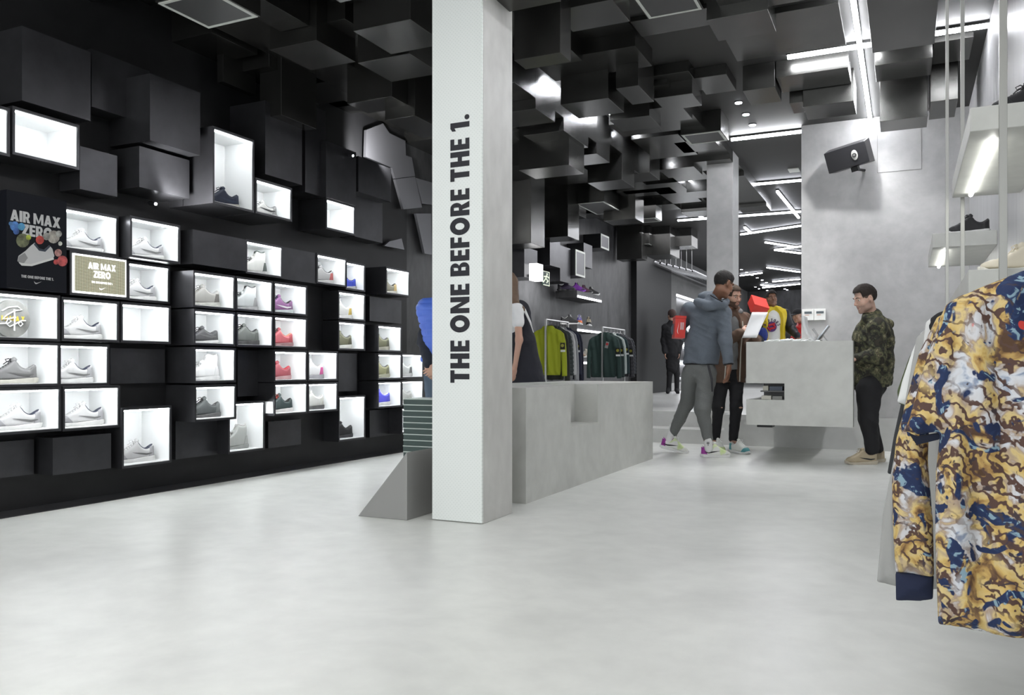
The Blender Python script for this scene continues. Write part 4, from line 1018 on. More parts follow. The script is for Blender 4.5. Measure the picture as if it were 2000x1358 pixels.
def tiger(name):
    m, b, t = principled(name); b.inputs['Roughness'].default_value = .85
    N = t.nodes.new; L = t.links.new
    tc = N('ShaderNodeTexCoord')
    def noise_(sc, det=2, dis=0, loc=(0, 0, 0)):
        mp = N('ShaderNodeMapping'); mp.inputs['Location'].default_value = loc; L(tc.outputs['Object'], mp.inputs[0])
        n = N('ShaderNodeTexNoise'); n.inputs['Scale'].default_value = sc; n.inputs['Detail'].default_value = det; n.inputs['Distortion'].default_value = dis
        L(mp.outputs[0], n.inputs['Vector']); return n
    def ramp(src, st, interp='LINEAR'):
        r = N('ShaderNodeValToRGB'); r.color_ramp.interpolation = interp; e = r.color_ramp.elements
        while len(e) < len(st): e.new(.5)
        for k, (p, c) in enumerate(st): e[k].position = p; e[k].color = (*c, 1)
        L(src, r.inputs[0]); return r.outputs[0]
    def mix(f, a, c, mode='MIX'):
        x = N('ShaderNodeMix'); x.data_type = 'RGBA'; x.blend_type = mode
        if isinstance(f, float): x.inputs[0].default_value = f
        else: L(f, x.inputs[0])
        for sock, v in ((x.inputs[6], a), (x.inputs[7], c)):
            if isinstance(v, tuple): sock.default_value = (*v, 1)
            else: L(v, sock)
        return x.outputs[2]
    W_, K_ = (1, 1, 1), (0, 0, 0)
    body = ramp(noise_(15, 4, .9).outputs['Fac'], [(.30, (.08, .04, .02)), (.37, (.34, .20, .07)), (.44, (.56, .39, .13)), (.50, (.60, .47, .22)), (.55, (.36, .27, .20)), (.60, (.55, .54, .55)), (.67, (.60, .62, .66)), (.72, (.25, .3, .4))])
    st = N('ShaderNodeTexWave'); st.bands_direction = 'DIAGONAL'; st.inputs['Scale'].default_value = 17; st.inputs['Distortion'].default_value = 9; st.inputs['Detail'].default_value = 2; st.inputs['Detail Scale'].default_value = 2.2
    L(tc.outputs['Object'], st.inputs['Vector'])
    stripe = ramp(st.outputs['Fac'], [(.2, W_), (.42, K_)])
    mask = ramp(noise_(8, 1, 0, (3, 1, 7)).outputs['Fac'], [(.34, K_), (.46, W_)])
    sm = mix(1.0, stripe, mask, 'MULTIPLY')
    c = mix(sm, body, (.085, .045, .035))
    gaps = ramp(noise_(12, 3.5, 1.2, (5, 2, 1)).outputs['Fac'], [(.565, K_), (.59, W_)])
    sea = ramp(noise_(24, 2, 2.5, (1, 9, 2)).outputs['Fac'], [(.5, (.010, .022, .075)), (.60, (.018, .04, .11)), (.63, (.22, .33, .40))])
    c = mix(gaps, c, sea)
    edge = ramp(noise_(26, 3, 1.5, (8, 8, 1)).outputs['Fac'], [(.335, W_), (.38, K_)])
    c = mix(edge, c, (.05, .035, .04))
    red = ramp(noise_(21, 1, 0, (7, 3, 5)).outputs['Fac'], [(.755, K_), (.77, W_)])
    c = mix(red, c, (.6, .05, .04))
    L(c, b.inputs['Base Color'])
    MATS[name] = m
    return m
TIG = tiger('animal_print_fabric')
def cloth_slab(name, polys, Y, thick, m, parent=None, h=.005, fold=.012, seed=0, rel_=None, fs=14, round_=.03):
    """garment hanging flat across the rail: polys are outlines in (x, z) metres"""
    xs = [p[0] for q in polys for p in q]; zs = [p[1] for q in polys for p in q]
    F = Field((min(xs)-.03, Y-thick-.07, min(zs)-.03), (max(xs)+.03, Y+thick+.07, max(zs)+.03), h)
    sl, g = F.sl(F.lo, F.lo+F.h*F.n)
    X, Yg, Z = g
    Xs = X[:, 0, :]+0*Z[:, 0, :]; Zs = Z[:, 0, :]+0*X[:, 0, :]
    d = None
    for q in polys:
        dd = poly_sd(q, Xs, Zs); d = dd if d is None else smin(d, dd, .012)
    th = thick*np.sqrt(np.clip(-d/round_, 0, 1))*.8+.004
    fo = fold*np.sin(Xs*fs*3+seed+2.2*np.sin(Zs*3.1+seed))*np.clip((zs and (max(zs)-Zs)/.35), 0, 1)+fold*.5*np.sin(Xs*fs*7+Zs*9+seed*2)*np.clip(-d/.02, 0, 1)
    f = np.maximum(d[:, None, :]*.9, (np.abs(Yg-Y-fo[:, None, :])-th[:, None, :])*.8)
    F.a[...] = f
    return F.mesh(name, m, parent, rel=rel_)
def mirror(half): return half+[(-x, z) for x, z in half[::-1]]
def px_half(pts, Y, cx): return [(XY(u, Y)-cx, ZY(u, v, Y)) for u, v in pts]
RX = .29
def garment(name, label, Y, half, m, parts=(), thick=.035, fold=.012, seed=0, cat='garment', zr=1.135, h=.005, hanger=True, cx=RX, grp='clothes on the near rail', fs=14):
    ztop = max(z for x, z in half[0])
    e = empty(name, (cx, Y, ztop), 0, label, cat, grp)
    polys = [[(x+cx, z) for x, z in (mirror(q) if i == 0 else q)] for i, q in enumerate(half)]
    polys += [[(2*cx-x, z) for x, z in q] for q in polys[1:]]
    cloth_slab('fabric_body', polys, Y, thick, m, e, h=h, fold=fold, seed=seed, rel_=(cx, Y, ztop), fs=fs)
    if hanger:
        MB().tube([(.1, 0, ztop*0-.05), (.0, 0, .012), (-.1, 0, -.05)], .007, 8).tube([(0, 0, .01), (0, 0, zr-ztop+.002), (.0, .012, zr-ztop+.016), (0, .02, zr-ztop+.004)], .002, 6).build('hanger', STEEL, e)
    return e
# short-sleeved animal print sweatshirt, nearest
Yt = 1.95
hb = px_half([(2060, 528), (2020, 522), (1995, 530), (1960, 544), (1910, 564), (1870, 583), (1850, 598), (1840, 640), (1836, 850), (1828, 920), (1826, 1010), (1828, 1110), (1832, 1215), (1900, 1232), (2000, 1243), (2094, 1246)], Yt, RX)
sleeve = px_half([(1880, 580), (1852, 596), (1838, 618), (1822, 662), (1805, 716), (1790, 770), (1776, 818), (1767, 842), (1790, 850), (1840, 842), (1870, 828), (1872, 760), (1890, 680)], Yt, RX)
e = garment('printed_sweatshirt', 'short-sleeved sweatshirt covered in gold and navy animal print, nearest on the rail', Yt, [hb, sleeve], TIG, thick=.045, seed=1, h=.004)
ho = px_half([(1775, 846), (1792, 852), (1840, 844), (1868, 831), (1832, 858), (1790, 868)], Yt+.03, RX)
MB().prism([(p[0], p[1]-max(z for x, z in hb)) for p in ho], 1, .012, .03).build('sleeve_opening', mat('navy_lining', (.01, .014, .03), .9), e)
# long-sleeved one behind with a navy cuff
Y2 = 2.2
hb = px_half([(2030, 545), (1990, 548), (1960, 560), (1870, 600), (1850, 640), (1840, 840), (1834, 1000), (1834, 1160), (1950, 1185), (2048, 1190)], Y2, RX)
sl2 = px_half([(1870, 600), (1830, 620), (1795, 690), (1768, 790), (1750, 860), (1742, 940), (1744, 1030), (1749, 1120), (1824, 1124), (1822, 1020), (1812, 900), (1815, 820), (1850, 700)], Y2, RX)
e = garment('printed_sweater', 'long-sleeved animal print sweater with a navy cuff behind the short-sleeved one', Y2, [hb, sl2], TIG, seed=4, h=.005)
cf = px_half([(1749, 1118), (1824, 1122), (1822, 1170), (1798, 1173), (1750, 1172)], Y2, RX)
ztop = max(z for x, z in hb)
cloth_slab('rib_cuff', [[(x, z-ztop) for x, z in cf]], 0, .03, mat('navy_rib', (.01, .016, .045), .9, bump=.3, bscale=150), e, h=.004, fold=.002)
FG = mat('light_grey_jersey', (.36, .36, .35), .9, bump=.1, bscale=400)
Y3 = 2.55
hb = px_half([(2000, 560), (1960, 565), (1900, 585), (1830, 620), (1790, 660), (1765, 800), (1745, 900), (1725, 1000), (1713, 1135), (1750, 1147), (1860, 1150), (2010, 1150)], Y3, RX)
garment('grey_sweatshirt', 'long light grey jersey top whose hem shows behind the navy cuff', Y3, [hb], FG, seed=2, thick=.03, h=.006)
Y4 = 2.4
hb = px_half([(2010, 552), (1960, 565), (1890, 590), (1830, 612), (1808, 630), (1800, 700), (1790, 780), (1860, 800), (1860, 950), (2020, 960)], Y4, RX)
garment('patterned_tee', 'black and white patterned tee squeezed behind the animal print sleeve', Y4, [hb], ramp_mat('black_white_print', [(0, (.012, .012, .014)), (.52, (.6, .6, .6))], 22, 2, .9), seed=3, thick=.02, h=.006)
Y5 = 2.8
hb = px_half([(1980, 590), (1930, 596), (1860, 615), (1815, 636), (1797, 652), (1780, 690), (1762, 745), (1752, 786), (1785, 796), (1800, 760), (1830, 800), (1830, 900), (1970, 905)], Y5, RX)
garment('white_tee', 'plain white tee with its sleeve hanging clear beyond the patterned tee', Y5, [hb], mat('white_jersey', (.72, .73, .72), .9), seed=5, thick=.02, h=.006)
Y6 = 2.92
hb = px_half([(1975, 600), (1900, 612), (1820, 640), (1795, 660), (1775, 700), (1752, 765), (1756, 790), (1800, 800), (1800, 900), (1960, 905)], Y6, RX)
garment('olive_top', 'olive green top showing as a thin edge beyond the white tee', Y6, [hb], mat('olive_jersey', (.07, .09, .04), .9), seed=6, thick=.018, h=.006)
Y7 = 3.05
hb = px_half([(1955, 615), (1900, 622), (1820, 650), (1790, 680), (1766, 760), (1746, 850), (1733, 925), (1760, 930), (1775, 860), (1800, 880), (1800, 960), (1950, 960)], Y7, RX)
garment('dark_jacket', 'charcoal long-sleeved jacket at the far end of the near rail', Y7, [hb], mat('charcoal_knit', (.03, .032, .036), .85, bump=.2, bscale=300), seed=7, thick=.03, h=.006)
e = empty('clothes_rail', (RX, 2.45, 0), 0, 'grey metal clothes rail carrying the animal print sweatshirts', 'clothes rail')
MB().tube([(0, -.95, 1.15), (0, .8, 1.15)], .013, 12).build('hanging_bar', STEEL, e, smooth=True)
for yy, xw in ((-.85, .509), (.75, .309)):
    MB().tube([(0, yy, 1.15), (xw, yy, 1.15)], .011, 12).build('wall_arm', STEEL, e)

# ---------------------------------------------------------------- jackets on the two far racks
JH = [(0, .0), (.05, .005), (.075, -.005), (.09, -.03), (.17, -.06), (.215, -.1), (.24, -.2), (.252, -.35), (.258, -.5), (.258, -.64), (.195, -.645), (.188, -.45), (.178, -.25), (.175, -.58), (.165, -.63), (0, -.635)]
JM = {}
def jacket_mesh(kind):
    if kind in JM: return JM[kind]
    half = JH if kind != 'long' else [(x, z*1.12 if z < -.3 else z) for x, z in JH]
    o = cloth_slab('fabric_body', [mirror(half[1:-1])], 0, .045, None, h=.007, fold=.011, fs=11, round_=.06)
    me = o.data; bpy.data.objects.remove(o)
    if kind == 'puffer':
        for v in me.vertices: v.co += v.normal*.009*abs(math.sin(v.co.z*math.pi/.055))
    me.materials.clear(); me.materials.append(None); JM[kind] = me
    return me
def jacket(x, y, z, kind, c, label, grp, badge=None, tag_=True, rot=0, sc=1):
    e = empty('jacket', (x, y, z), rot, label, 'jacket', grp); e.scale = (sc, 1, sc)
    o = bpy.data.objects.new('fabric_body', jacket_mesh(kind)); COL.objects.link(o); o.parent = e
    o.material_slots[0].link = 'OBJECT'; o.material_slots[0].material = mat('jacket_%d_%d_%d' % tuple(int(q*999) for q in c), c, .55 if kind == 'puffer' else .8, bump=.15, bscale=80)
    MB().tube([(.08, 0, -.02), (0, 0, .02), (-.08, 0, -.02)], .006, 6).tube([(0, 0, .02), (0, 0, .07), (0, .012, .08)], .0025, 6).build('hanger', STEEL, e)
    if badge:
        MB().box(.19, .252, -.062, -.054, -.3, -.22).build('sleeve_badge', mat('badge_black', (.01, .01, .01), .7), e)
        MB().tube([(.221, -.063, -.255), (.221, -.066, -.255)], .021, 14).build('badge_emblem', mat('badge_yellow', (.35, .33, .05), .7), e)
        MB().box(.195, .255, -.064, -.054, -.335, -.31).build('white_tag', WHITEIN, e)
    return e
def far_rack(x, y0, y1, z, f0, f1, label):
    e = empty('clothes_rack', (x, (y0+y1)/2, 0), 0, label, 'clothes rack', 'steel racks before the cement wall')
    c = (y0+y1)/2
    MB().tube([(0, y0-c, z), (0, y1-c, z)], .013, 10).build('hanging_bar', STEEL, e)
    for yy, ff in ((y0, f0), (y1, f1)):
        MB().box(-.012, .012, yy-c-.012, yy-c+.012, ff+.02, z+.01).build('upright', STEEL, e)
        MB().box(-.22, .22, yy-c-.015, yy-c+.015, ff, ff+.02).build('foot_bar', STEEL, e)
RK1 = 'jackets on the nearer rack'; RK2 = 'jackets on the farther rack'
far_rack(-4.22, 9.97, 10.75, 1.535, .17, .36, 'nearer steel rack holding the lime jacket')
far_rack(-4.22, 12.2, 13.3, 1.535, .36, .36, 'farther steel rack holding the dark green jackets')
jz = 1.455
jacket(-4.22, 10.05, jz, 'plain', (.33, .38, .015), 'lime green bomber jacket with a black sleeve badge', RK1, True, sc=1.02)
jacket(-4.22, 10.17, jz, 'long', (.02, .022, .018), 'long black jacket directly behind the lime one', RK1)
jacket(-4.22, 10.29, jz, 'puffer', (.02, .03, .03), 'black quilted jacket on the nearer rack', RK1)
jacket(-4.22, 10.40, jz, 'plain', (.55, .56, .56), 'white jacket showing between the dark ones on the nearer rack', RK1)
jacket(-4.22, 10.50, jz, 'long', (.3, .31, .32), 'pale grey zipped jacket beside the white one', RK1)
jacket(-4.22, 10.60, jz, 'plain', (.012, .016, .04), 'navy jacket with a small yellow emblem', RK1, True)
jacket(-4.22, 10.69, jz, 'long', (.01, .013, .03), 'darkest navy jacket at the end of the nearer rack', RK1)
jacket(-4.22, 12.27, jz, 'plain', (.02, .045, .04), 'dark green bomber jacket with a white hang tag in front', RK2, True, sc=1.1)
jacket(-4.22, 12.45, jz, 'plain', (.018, .035, .034), 'second dark green jacket just behind the front one', RK2, True, sc=1.08)
jacket(-4.22, 12.62, jz, 'plain', (.45, .5, .48), 'pale mint shirt between the dark green jackets', RK2)
jacket(-4.22, 12.78, jz, 'plain', (.012, .03, .035), 'dark teal jacket in the middle of the farther rack', RK2, True)
jacket(-4.22, 12.95, jz, 'puffer', (.014, .014, .02), 'black puffer jacket with a yellow round badge', RK2, True, sc=1.08)
jacket(-4.22, 13.1, jz, 'puffer', (.012, .016, .025), 'last dark puffer jacket of the farther rack', RK2)
e = empty('hang_tag', (-4.13, 12.19, 1.31), 0, 'grey and red hang tag on the front dark green jacket', 'tag')
MB().box(-.025, .025, -.004, 0, -.1, 0, Matrix.Rotation(.25, 4, 'Y')).build('card', mat('tag_grey', (.3, .3, .3), .6), e)
MB().box(-.018, .018, -.006, -.004, -.055, -.02, Matrix.Rotation(.25, 4, 'Y')).build('red_print', mat('tag_red', (.5, .03, .03), .6), e)

# stack of green boxes behind the wedge
random.seed(11)
for k in range(15):
    x, y = -3.30, 5.55
    e = empty('flat_box', (x, y, .0448*k+.0005), 0, 'flat dark green box, %s of the stack behind the wedge' % (['lowest', 'second', 'third', 'fourth', 'fifth', 'sixth', 'seventh', 'middle', 'seventh from the top', 'sixth from the top', 'fifth from the top', 'fourth from the top', 'third from the top', 'second from the top', 'topmost'][k]), 'box', 'stack of green boxes')
    dx = random.uniform(-.004, .004)
    MB().box(-.17+dx, .17+dx, -.14, .14, 0, .036).build('box_body', mat('box_green', (.05, .075, .07), .35), e)
    MB().box(-.172+dx, .172+dx, -.142, .142, .036, .0435).build('box_rim', mat('box_rim_pale', (.45, .5, .47), .4), e)

# ================================================================ PEOPLE
Rv, Fv, Uv = Vector((CS, SN, 0)), Vector((-SN, CS, 0)), Vector((0, 0, 1))
def C(r, f, u): return (Rv*r+Fv*f+Uv*u).normalized()
def skinmat(name, c): 
    m = mat(name, c, .5, bump=.05, bscale=150)
    m.node_tree.nodes['Principled BSDF'].inputs['Subsurface Weight'].default_value = .12
    m.node_tree.nodes['Principled BSDF'].inputs['Subsurface Scale'].default_value = .02
    return m
class Head:
    def __init__(s, c, f, up, sc=1.0):
        s.c = Vector(c); s.f = f.normalized(); r = s.f.cross(up).normalized(); s.r = r; s.u = r.cross(s.f).normalized(); s.s = sc
        s.R = [tuple(s.r), tuple(s.f), tuple(s.u)]
    def w(s, x, y, z): return s.c+(s.r*x+s.f*y+s.u*z)*s.s
    def e(s, F, c, r, k=.012, sub=False): F.ell(s.w(*c), [q*s.s for q in r], s.R, k*s.s, sub)
    def cp(s, F, a, b, r0, r1, k=.01): F.cap(s.w(*a), s.w(*b), r0*s.s, r1*s.s, k*s.s)
def head_field(F, H, fem=False):
    H.e(F, (0, -.012, .035), (.074, .094, .084), .02)
    H.e(F, (0, .022, -.03), (.062, .066, .072), .03)
    H.e(F, (0, .045, -.078), (.036, .034, .026), .03)
    H.e(F, (0, .076, -.094), (.02, .016, .014), .02)
    for sx in (-1, 1):
        H.e(F, (sx*.04, .058, -.018), (.024, .022, .022), .02)      # cheek
        H.e(F, (sx*.05, .02, -.068), (.02, .034, .02), .025)         # jaw corner
        H.cp(F, (sx*.012, .083, .034), (sx*.05, .07, .036), .009, .007, .012)   # brow
        H.e(F, (sx*.031, .094, .014), (.016, .012, .0115), .006, True)  # eye socket
        H.e(F, (sx*.078, -.008, .0), (.009, .02, .032), .006)        # ear
        H.e(F, (sx*.083, -.002, .004), (.006, .011, .018), .003, True)
        H.e(F, (sx*.011, .095, -.022), (.009, .01, .008), .006)      # nostril wing
    H.cp(F, (0, .082, .024), (0, .108, -.014), .008, .0105, .01)
    H.cp(F, (-.016, .085, -.049), (.016, .085, -.049), .0075, .0075, .008)
    H.cp(F, (-.014, .083, -.06), (.014, .083, -.06), .008, .008, .008)
def hand(F, w, d, n, t, curl=.5, s=1.0, thumb=.6, spread=.1):
    """w wrist, d towards fingertips, n palm side (fingers close that way), t thumb side"""
    d = d.normalized(); n = (n-d*n.dot(d)).normalized(); t = (t-d*t.dot(d)-n*t.dot(n)).normalized()
    R = [tuple(t), tuple(d), tuple(n)]
    F.ell(w+d*.045*s, [.039*s, .052*s, .016*s], R, .012)
    F.cap(w-d*.02*s, w+d*.03*s, .024*s, .026*s, .015, ell=(tuple(n), .72))
    for i, (o, L_) in enumerate(((.029, .072), (.010, .081), (-.010, .075), (-.028, .058))):
        p = w+(d*.085+t*o)*s; dr = (d+t*o*spread*14).normalized()
        a = curl*.9
        for j, f_ in enumerate((.45, .31, .24)):
            a2 = a*(j+.45) if j else a*.5
            q = p+(dr*math.cos(a2)+n*math.sin(a2))*L_*f_*s
            F.cap(p, q, (.0088-.0009*j)*s, (.0082-.0010*j)*s, .004 if j == 0 else .003)
            p = q
    b = w+(d*.028+t*.03)*s
    d1 = (d*.75+t*.75+n*.35).normalized(); d2 = (d*.95+t*.2+n*thumb).normalized()
    m_ = b+d1*.036*s; F.cap(w+d*.02*s+t*.012*s, b, .015*s, .0125*s, .012); F.cap(b, m_, .0125*s, .0095*s, .008); F.cap(m_, m_+d2*.03*s, .0095*s, .0075*s, .004)
def seg(F, J, a, b, r0, r1, k=.02, ell=None): F.cap(J[a], J[b], r0, r1, k, ell)
def bbox(J, pad):
    P_ = list(J.values()); return [min(p[i] for p in P_)-pad for i in range(3)], [max(p[i] for p in P_)+pad for i in range(3)]
def torso(F, J, front, g=0.0, w=1.0, dep=.66, hip=.0, k=.05):
    f = tuple(front)
    F.cap(J['pelvis'], J['waist'], (.142+hip)*w+g, .132*w+g, k, (f, dep+.06)); F.cap(J['waist'], J['chest'], .132*w+g, .152*w+g, k, (f, dep+.02))
    F.cap(J['shL'], J['shR'], .058+g, .058+g, k); F.cap(J['chest'], J['neck'], .125*w+g, .062+g, k, (f, dep+.1))
def limb(F, a, b, c, r, k=.03): F.cap(a, b, r[0], r[1], k); F.cap(b, c, r[1], r[2], k)
def person(label, J, front, H, skin, h=.006, hands=None, fem=False, w=1.0, sk=1.0, bare=None):
    g0 = min(p[2] for p in J.values())-.08
    base = Vector(((J['anL'][0]+J['anR'][0])/2, (J['anL'][1]+J['anR'][1])/2, max(0, g0)))
    e = empty('person', base, 0, label, 'person')
    lo, hi = bbox({**J, 'h': H.c}, .22)
    F = Field(lo, hi, h)
    torso(F, J, front, -.014, w)
    limb(F, J['shL'], J['elL'], J['wrL'], (.047*sk, .038*sk, .025*sk)); limb(F, J['shR'], J['elR'], J['wrR'], (.047*sk, .038*sk, .025*sk))
    limb(F, J['hipL'], J['knL'], J['anL'], (.078, .05, .036)); limb(F, J['hipR'], J['knR'], J['anR'], (.078, .05, .036))
    for q in ('L', 'R'):
        tp = J['toe'+q]; F.cap(J['an'+q], J['an'+q]-Uv*.05, .032, .026, .02); 
    F.cap(J['neck']-Uv*.03, H.w(0, -.02, -.06), .056, .05, .03)
    head_field(F, H, fem)
    for hd in (hands or []): hand(F, *hd)
    o = F.mesh('body', skin, e, rel=base)
    return e, base
def part_field(J, pad=.2, h=.006): lo, hi = bbox(J, pad); return Field(lo, hi, h)
def add_face(H, e, base, hair_c=(.02, .015, .012), iris=(.05, .03, .02), lipc=(.35, .15, .13), beard=None, brow=True):
    rl = V3(base)
    mbw, mbi, mbb = MB(), MB(), MB()
    for sx in (-1, 1):
        mbw.ball(tuple(H.w(sx*.031, .0735, .014)-Vector(base)), .0088*H.s, n=8)
        mbi.ball(tuple(H.w(sx*.031, .0778, .0135)-Vector(base)), .0062*H.s, n=6)
        mbb.tube([H.w(sx*.013, .093, .034)-Vector(base), H.w(sx*.03, .091, .041)-Vector(base), H.w(sx*.05, .078, .036)-Vector(base)], [.003*H.s, .0038*H.s, .002*H.s], 6)
    mbw.build('eye', mat('eye_white', (.6, .58, .55), .3), e, smooth=True)
    mbi.build('iris', mat('iris_dark', iris, .2), e, smooth=True)
    if brow: mbb.build('eyebrow', mat('brow_%d' % int(hair_c[0]*999), hair_c, .8), e)
    m_ = MB()
    for z, yy in ((-.0505, .0905), (-.0595, .0895)):
        m_.tube([H.w(-.024, yy-.012, z*.98)-Vector(base), H.w(-.01, yy, z)-Vector(base), H.w(.01, yy, z)-Vector(base), H.w(.024, yy-.012, z*.98)-Vector(base)], [.0015*H.s, .0042*H.s, .0042*H.s, .0015*H.s], 6)
    m_.build('lips', mat('lips_%d' % int(lipc[0]*999), lipc, .45), e, smooth=True)
    if beard:
        lo = [c-.16 for c in H.c]; hi = [c+.16 for c in H.c]
        F = Field(lo, hi, .004); head_field(F, H)
        F.a -= .0025
        B = Field(lo, hi, .004); B.a[...] = F.a
        sl, g = B.sl(B.lo, B.lo+B.h*B.n)
        q = [g[i]-H.c[i] for i in range(3)]
        lx = (q[0]*H.r[0]+q[1]*H.r[1]+q[2]*H.r[2])/H.s; ly = (q[0]*H.f[0]+q[1]*H.f[1]+q[2]*H.f[2])/H.s; lz = (q[0]*H.u[0]+q[1]*H.u[1]+q[2]*H.u[2])/H.s
        cut = np.maximum(np.maximum(lz+.036+.55*np.clip(ly-.0, -1, .06)*0+np.clip(.05-ly, 0, .1)*-.6, .0-ly), -.13-lz)
        mouth = .017-np.sqrt((lx/1.5)**2+(lz+.056)**2); nose = np.where(lz > -.04, .012-np.abs(lx), -1)
        B.a = np.maximum(B.a, np.maximum(cut, np.maximum(mouth, nose))*H.s).astype(np.float32)
        B.mesh('beard', mat('beard_%d' % int(beard[0]*999), beard, .9, bump=.4, bscale=500), e, rel=rl)
def add_hair(H, e, base, c, thick=.008, kind='short', top=.0, fade=None, side=-.03):
    lo = [q-.2 for q in H.c]; hi = [q+.2 for q in H.c]
    F = Field(lo, hi, .0045)
    H.e(F, (0, -.014, .038), (.075+thick*.6, .096+thick*.7, .085+thick), .0)
    if top:
        H.e(F, (0, .004, .078+top*.4), (.060, .078, .040+top), .03)
    sl, g = F.sl(F.lo, F.lo+F.h*F.n)
    q = [g[i]-H.c[i] for i in range(3)]
    ly = (q[0]*H.f[0]+q[1]*H.f[1]+q[2]*H.f[2])/H.s; lz = (q[0]*H.u[0]+q[1]*H.u[1]+q[2]*H.u[2])/H.s
    # hairline: high over the forehead, low at the nape, cut around the ears
    line = np.maximum(np.minimum(.084-lz+0*ly, ly-.050)*1.0, np.minimum(.012-lz, ly-.005))
    line = np.maximum(line, side-.03-lz)
    line = np.maximum(line, np.minimum(side+.035-lz, ly+.035))
    F.a = np.maximum(F.a, (line*H.s)).astype(np.float32)
    o = F.mesh('hair', mat('hair_%d_%d' % (int(c[0]*999), int(thick*1000)), c, .85, bump=.5, bscale=220), e, rel=V3(base), wob=.0025, wsc=40)
    return o
def wear_shoe(e, base, heel, toe, kind, cols, pitch=0, sc=1.0, zz=None):
    """shoe with its sole on the floor under heel->toe"""
    d = (toe-heel); rz = math.atan2(-d.y, -d.x)
    s = shoe(((heel.x+toe.x)/2, (heel.y+toe.y)/2, (heel.z+toe.z)/2 if zz is None else zz), rz, kind, cols, None, scale=sc, name='shoe')
    s.rotation_euler = (0, pitch, rz)
    if 'category' in s: del s['category']
    s.parent = e; s.matrix_parent_inverse = Matrix.Translation(-Vector(base))
    return s
def heather(name, c): return ramp_mat(name, [(0, tuple(x*.75 for x in c)), (.5, c), (1, tuple(min(1, x*1.25) for x in c))], 90, 5, .92, interp='LINEAR', stretch=(1, 1, 3))
BLKC = mat('black_cloth', (.012, .012, .014), .9, bump=.15, bscale=200)

# ---- man in the grey-blue hoodie, seen from behind
J = dict(neck=P(1393, 587, 8.45), chest=P(1384, 622, 8.47), waist=P(1373, 672, 8.5), pelvis=P(1367, 716, 8.5), shL=P(1350, 607, 8.6), shR=P(1412, 613, 8.35),
 elL=P(1324, 643, 8.72), wrL=P(1342, 662, 8.92), elR=P(1416, 664, 8.25), wrR=P(1423, 713, 8.2), hipL=P(1350, 730, 8.56), hipR=P(1381, 730, 8.44),
 knL=P(1340, 790, 8.72), anL=P(1314, 850, 8.95), knR=P(1372, 798, 8.4), anR=P(1383, 867, 8.45), toeL=P(1335, 872, 8.85), toeR=P(1418, 884, 8.4))
fr = C(.5, .85, 0)
H = Head(P(1413, 556, 8.36), C(.78, .42, -.42), Uv, 1.06)
SK1 = skinmat('skin_brown', (.23, .11, .065))
hw = P(1424, 716, 8.2)
e, b0 = person('person in a grey-blue hoodie and grey joggers seen from behind, red box under one arm', J, fr, H, SK1, .006,
 [(hw, C(-.12, 0, -1), C(-.7, .5, 0), C(.7, .5, 0), .45, 1.1), (P(1343, 662, 8.94), C(.4, .5, -.6), C(-.6, .3, 0), Uv, .5, 1.0)], w=1.0)
add_face(H, e, b0, (.02, .014, .01))
add_hair(H, e, b0, (.012, .010, .009), .007, top=.008, side=-.0)
add_hair(H, e, b0, (.07, .04, .027), .0025, side=-.055).name = 'faded_hair'
HD = heather('heather_blue_grey', (.115, .135, .16))
F = part_field({k: J[k] for k in ('neck', 'chest', 'waist', 'pelvis', 'elL', 'wrL', 'elR', 'wrR', 'shL', 'shR')}, .25, .0065)
torso(F, J, fr, .022, 1.05, .72)
F.cap(J['waist'], J['pelvis'], .165, .160, .04, (tuple(fr), .8))
limb(F, J['shL'], J['elL'], J['wrL'], (.08, .063, .045), .04); limb(F, J['shR'], J['elR'], J['wrR'], (.08, .062, .046), .04)
F.clip(P(1367, 711, 8.5), -Uv*1+C(1, 0, 0)*.0)
# hood lying on the shoulders
for a, b, r in (((1362, 590, 8.42), (1385, 598, 8.28), .045), ((1385, 598, 8.28), (1412, 596, 8.25), .045), ((1370, 580, 8.5), (1398, 574, 8.55), .04), ((1412, 594, 8.25), (1418, 590, 8.4), .036), ((1388, 582, 8.35), (1396, 590, 8.3), .05)):
    F.cap(P(*a), P(*b), r, r, .03)
F.ell(H.w(0, .0, -.03), (.085, .1, .09), H.R, .01, True)
F.mesh('hoodie', HD, e, rel=V3(b0), wob=.012, wsc=8, seed=2)
def ring_part(name, c, n, r, t, m, e, base, dep=.8, front=None, hgt=.012):
    F = Field([q-r-.06 for q in c], [q+r+.06 for q in c], .005)
    n = n.normalized()
    F.cap(c-n*hgt, c+n*hgt, r, r, 0, (tuple(front), dep) if front is not None else None)
    F.clip(c+n*hgt, n); F.clip(c-n*hgt, -n)
    return F.mesh(name, m, e, rel=V3(base))
ring_part('hem_band', P(1367, 711, 8.5), Uv, .166, 0, BLKC, e, b0, .8, fr, .009)
ring_part('cuff', P(1423, 712, 8.2), (J['wrR']-J['elR']), .049, 0, BLKC, e, b0, hgt=.006)
MB().tube([P(1388, 577, 8.3)-b0, P(1398, 583, 8.22)-b0, P(1410, 589, 8.2)-b0, P(1417, 588, 8.3)-b0], .006, 8).build('hood_trim', BLKC, e)
JG = heather('heather_jogger_grey', (.15, .157, .152))
F = part_field({k: J[k] for k in ('pelvis', 'hipL', 'hipR', 'knL', 'knR', 'anL', 'anR')}, .22, .0065)
F.cap(J['pelvis']+Uv*.05, J['pelvis']-Uv*.02, .143, .148, .03, (tuple(fr), .82))
limb(F, J['hipL'], J['knL'], J['anL']+Uv*.01, (.098, .072, .042), .03); limb(F, J['hipR'], J['knR'], J['anR']+Uv*.05, (.1, .078, .044), .03)
F.mesh('joggers', JG, e, rel=V3(b0), wob=.010, wsc=7, seed=5)
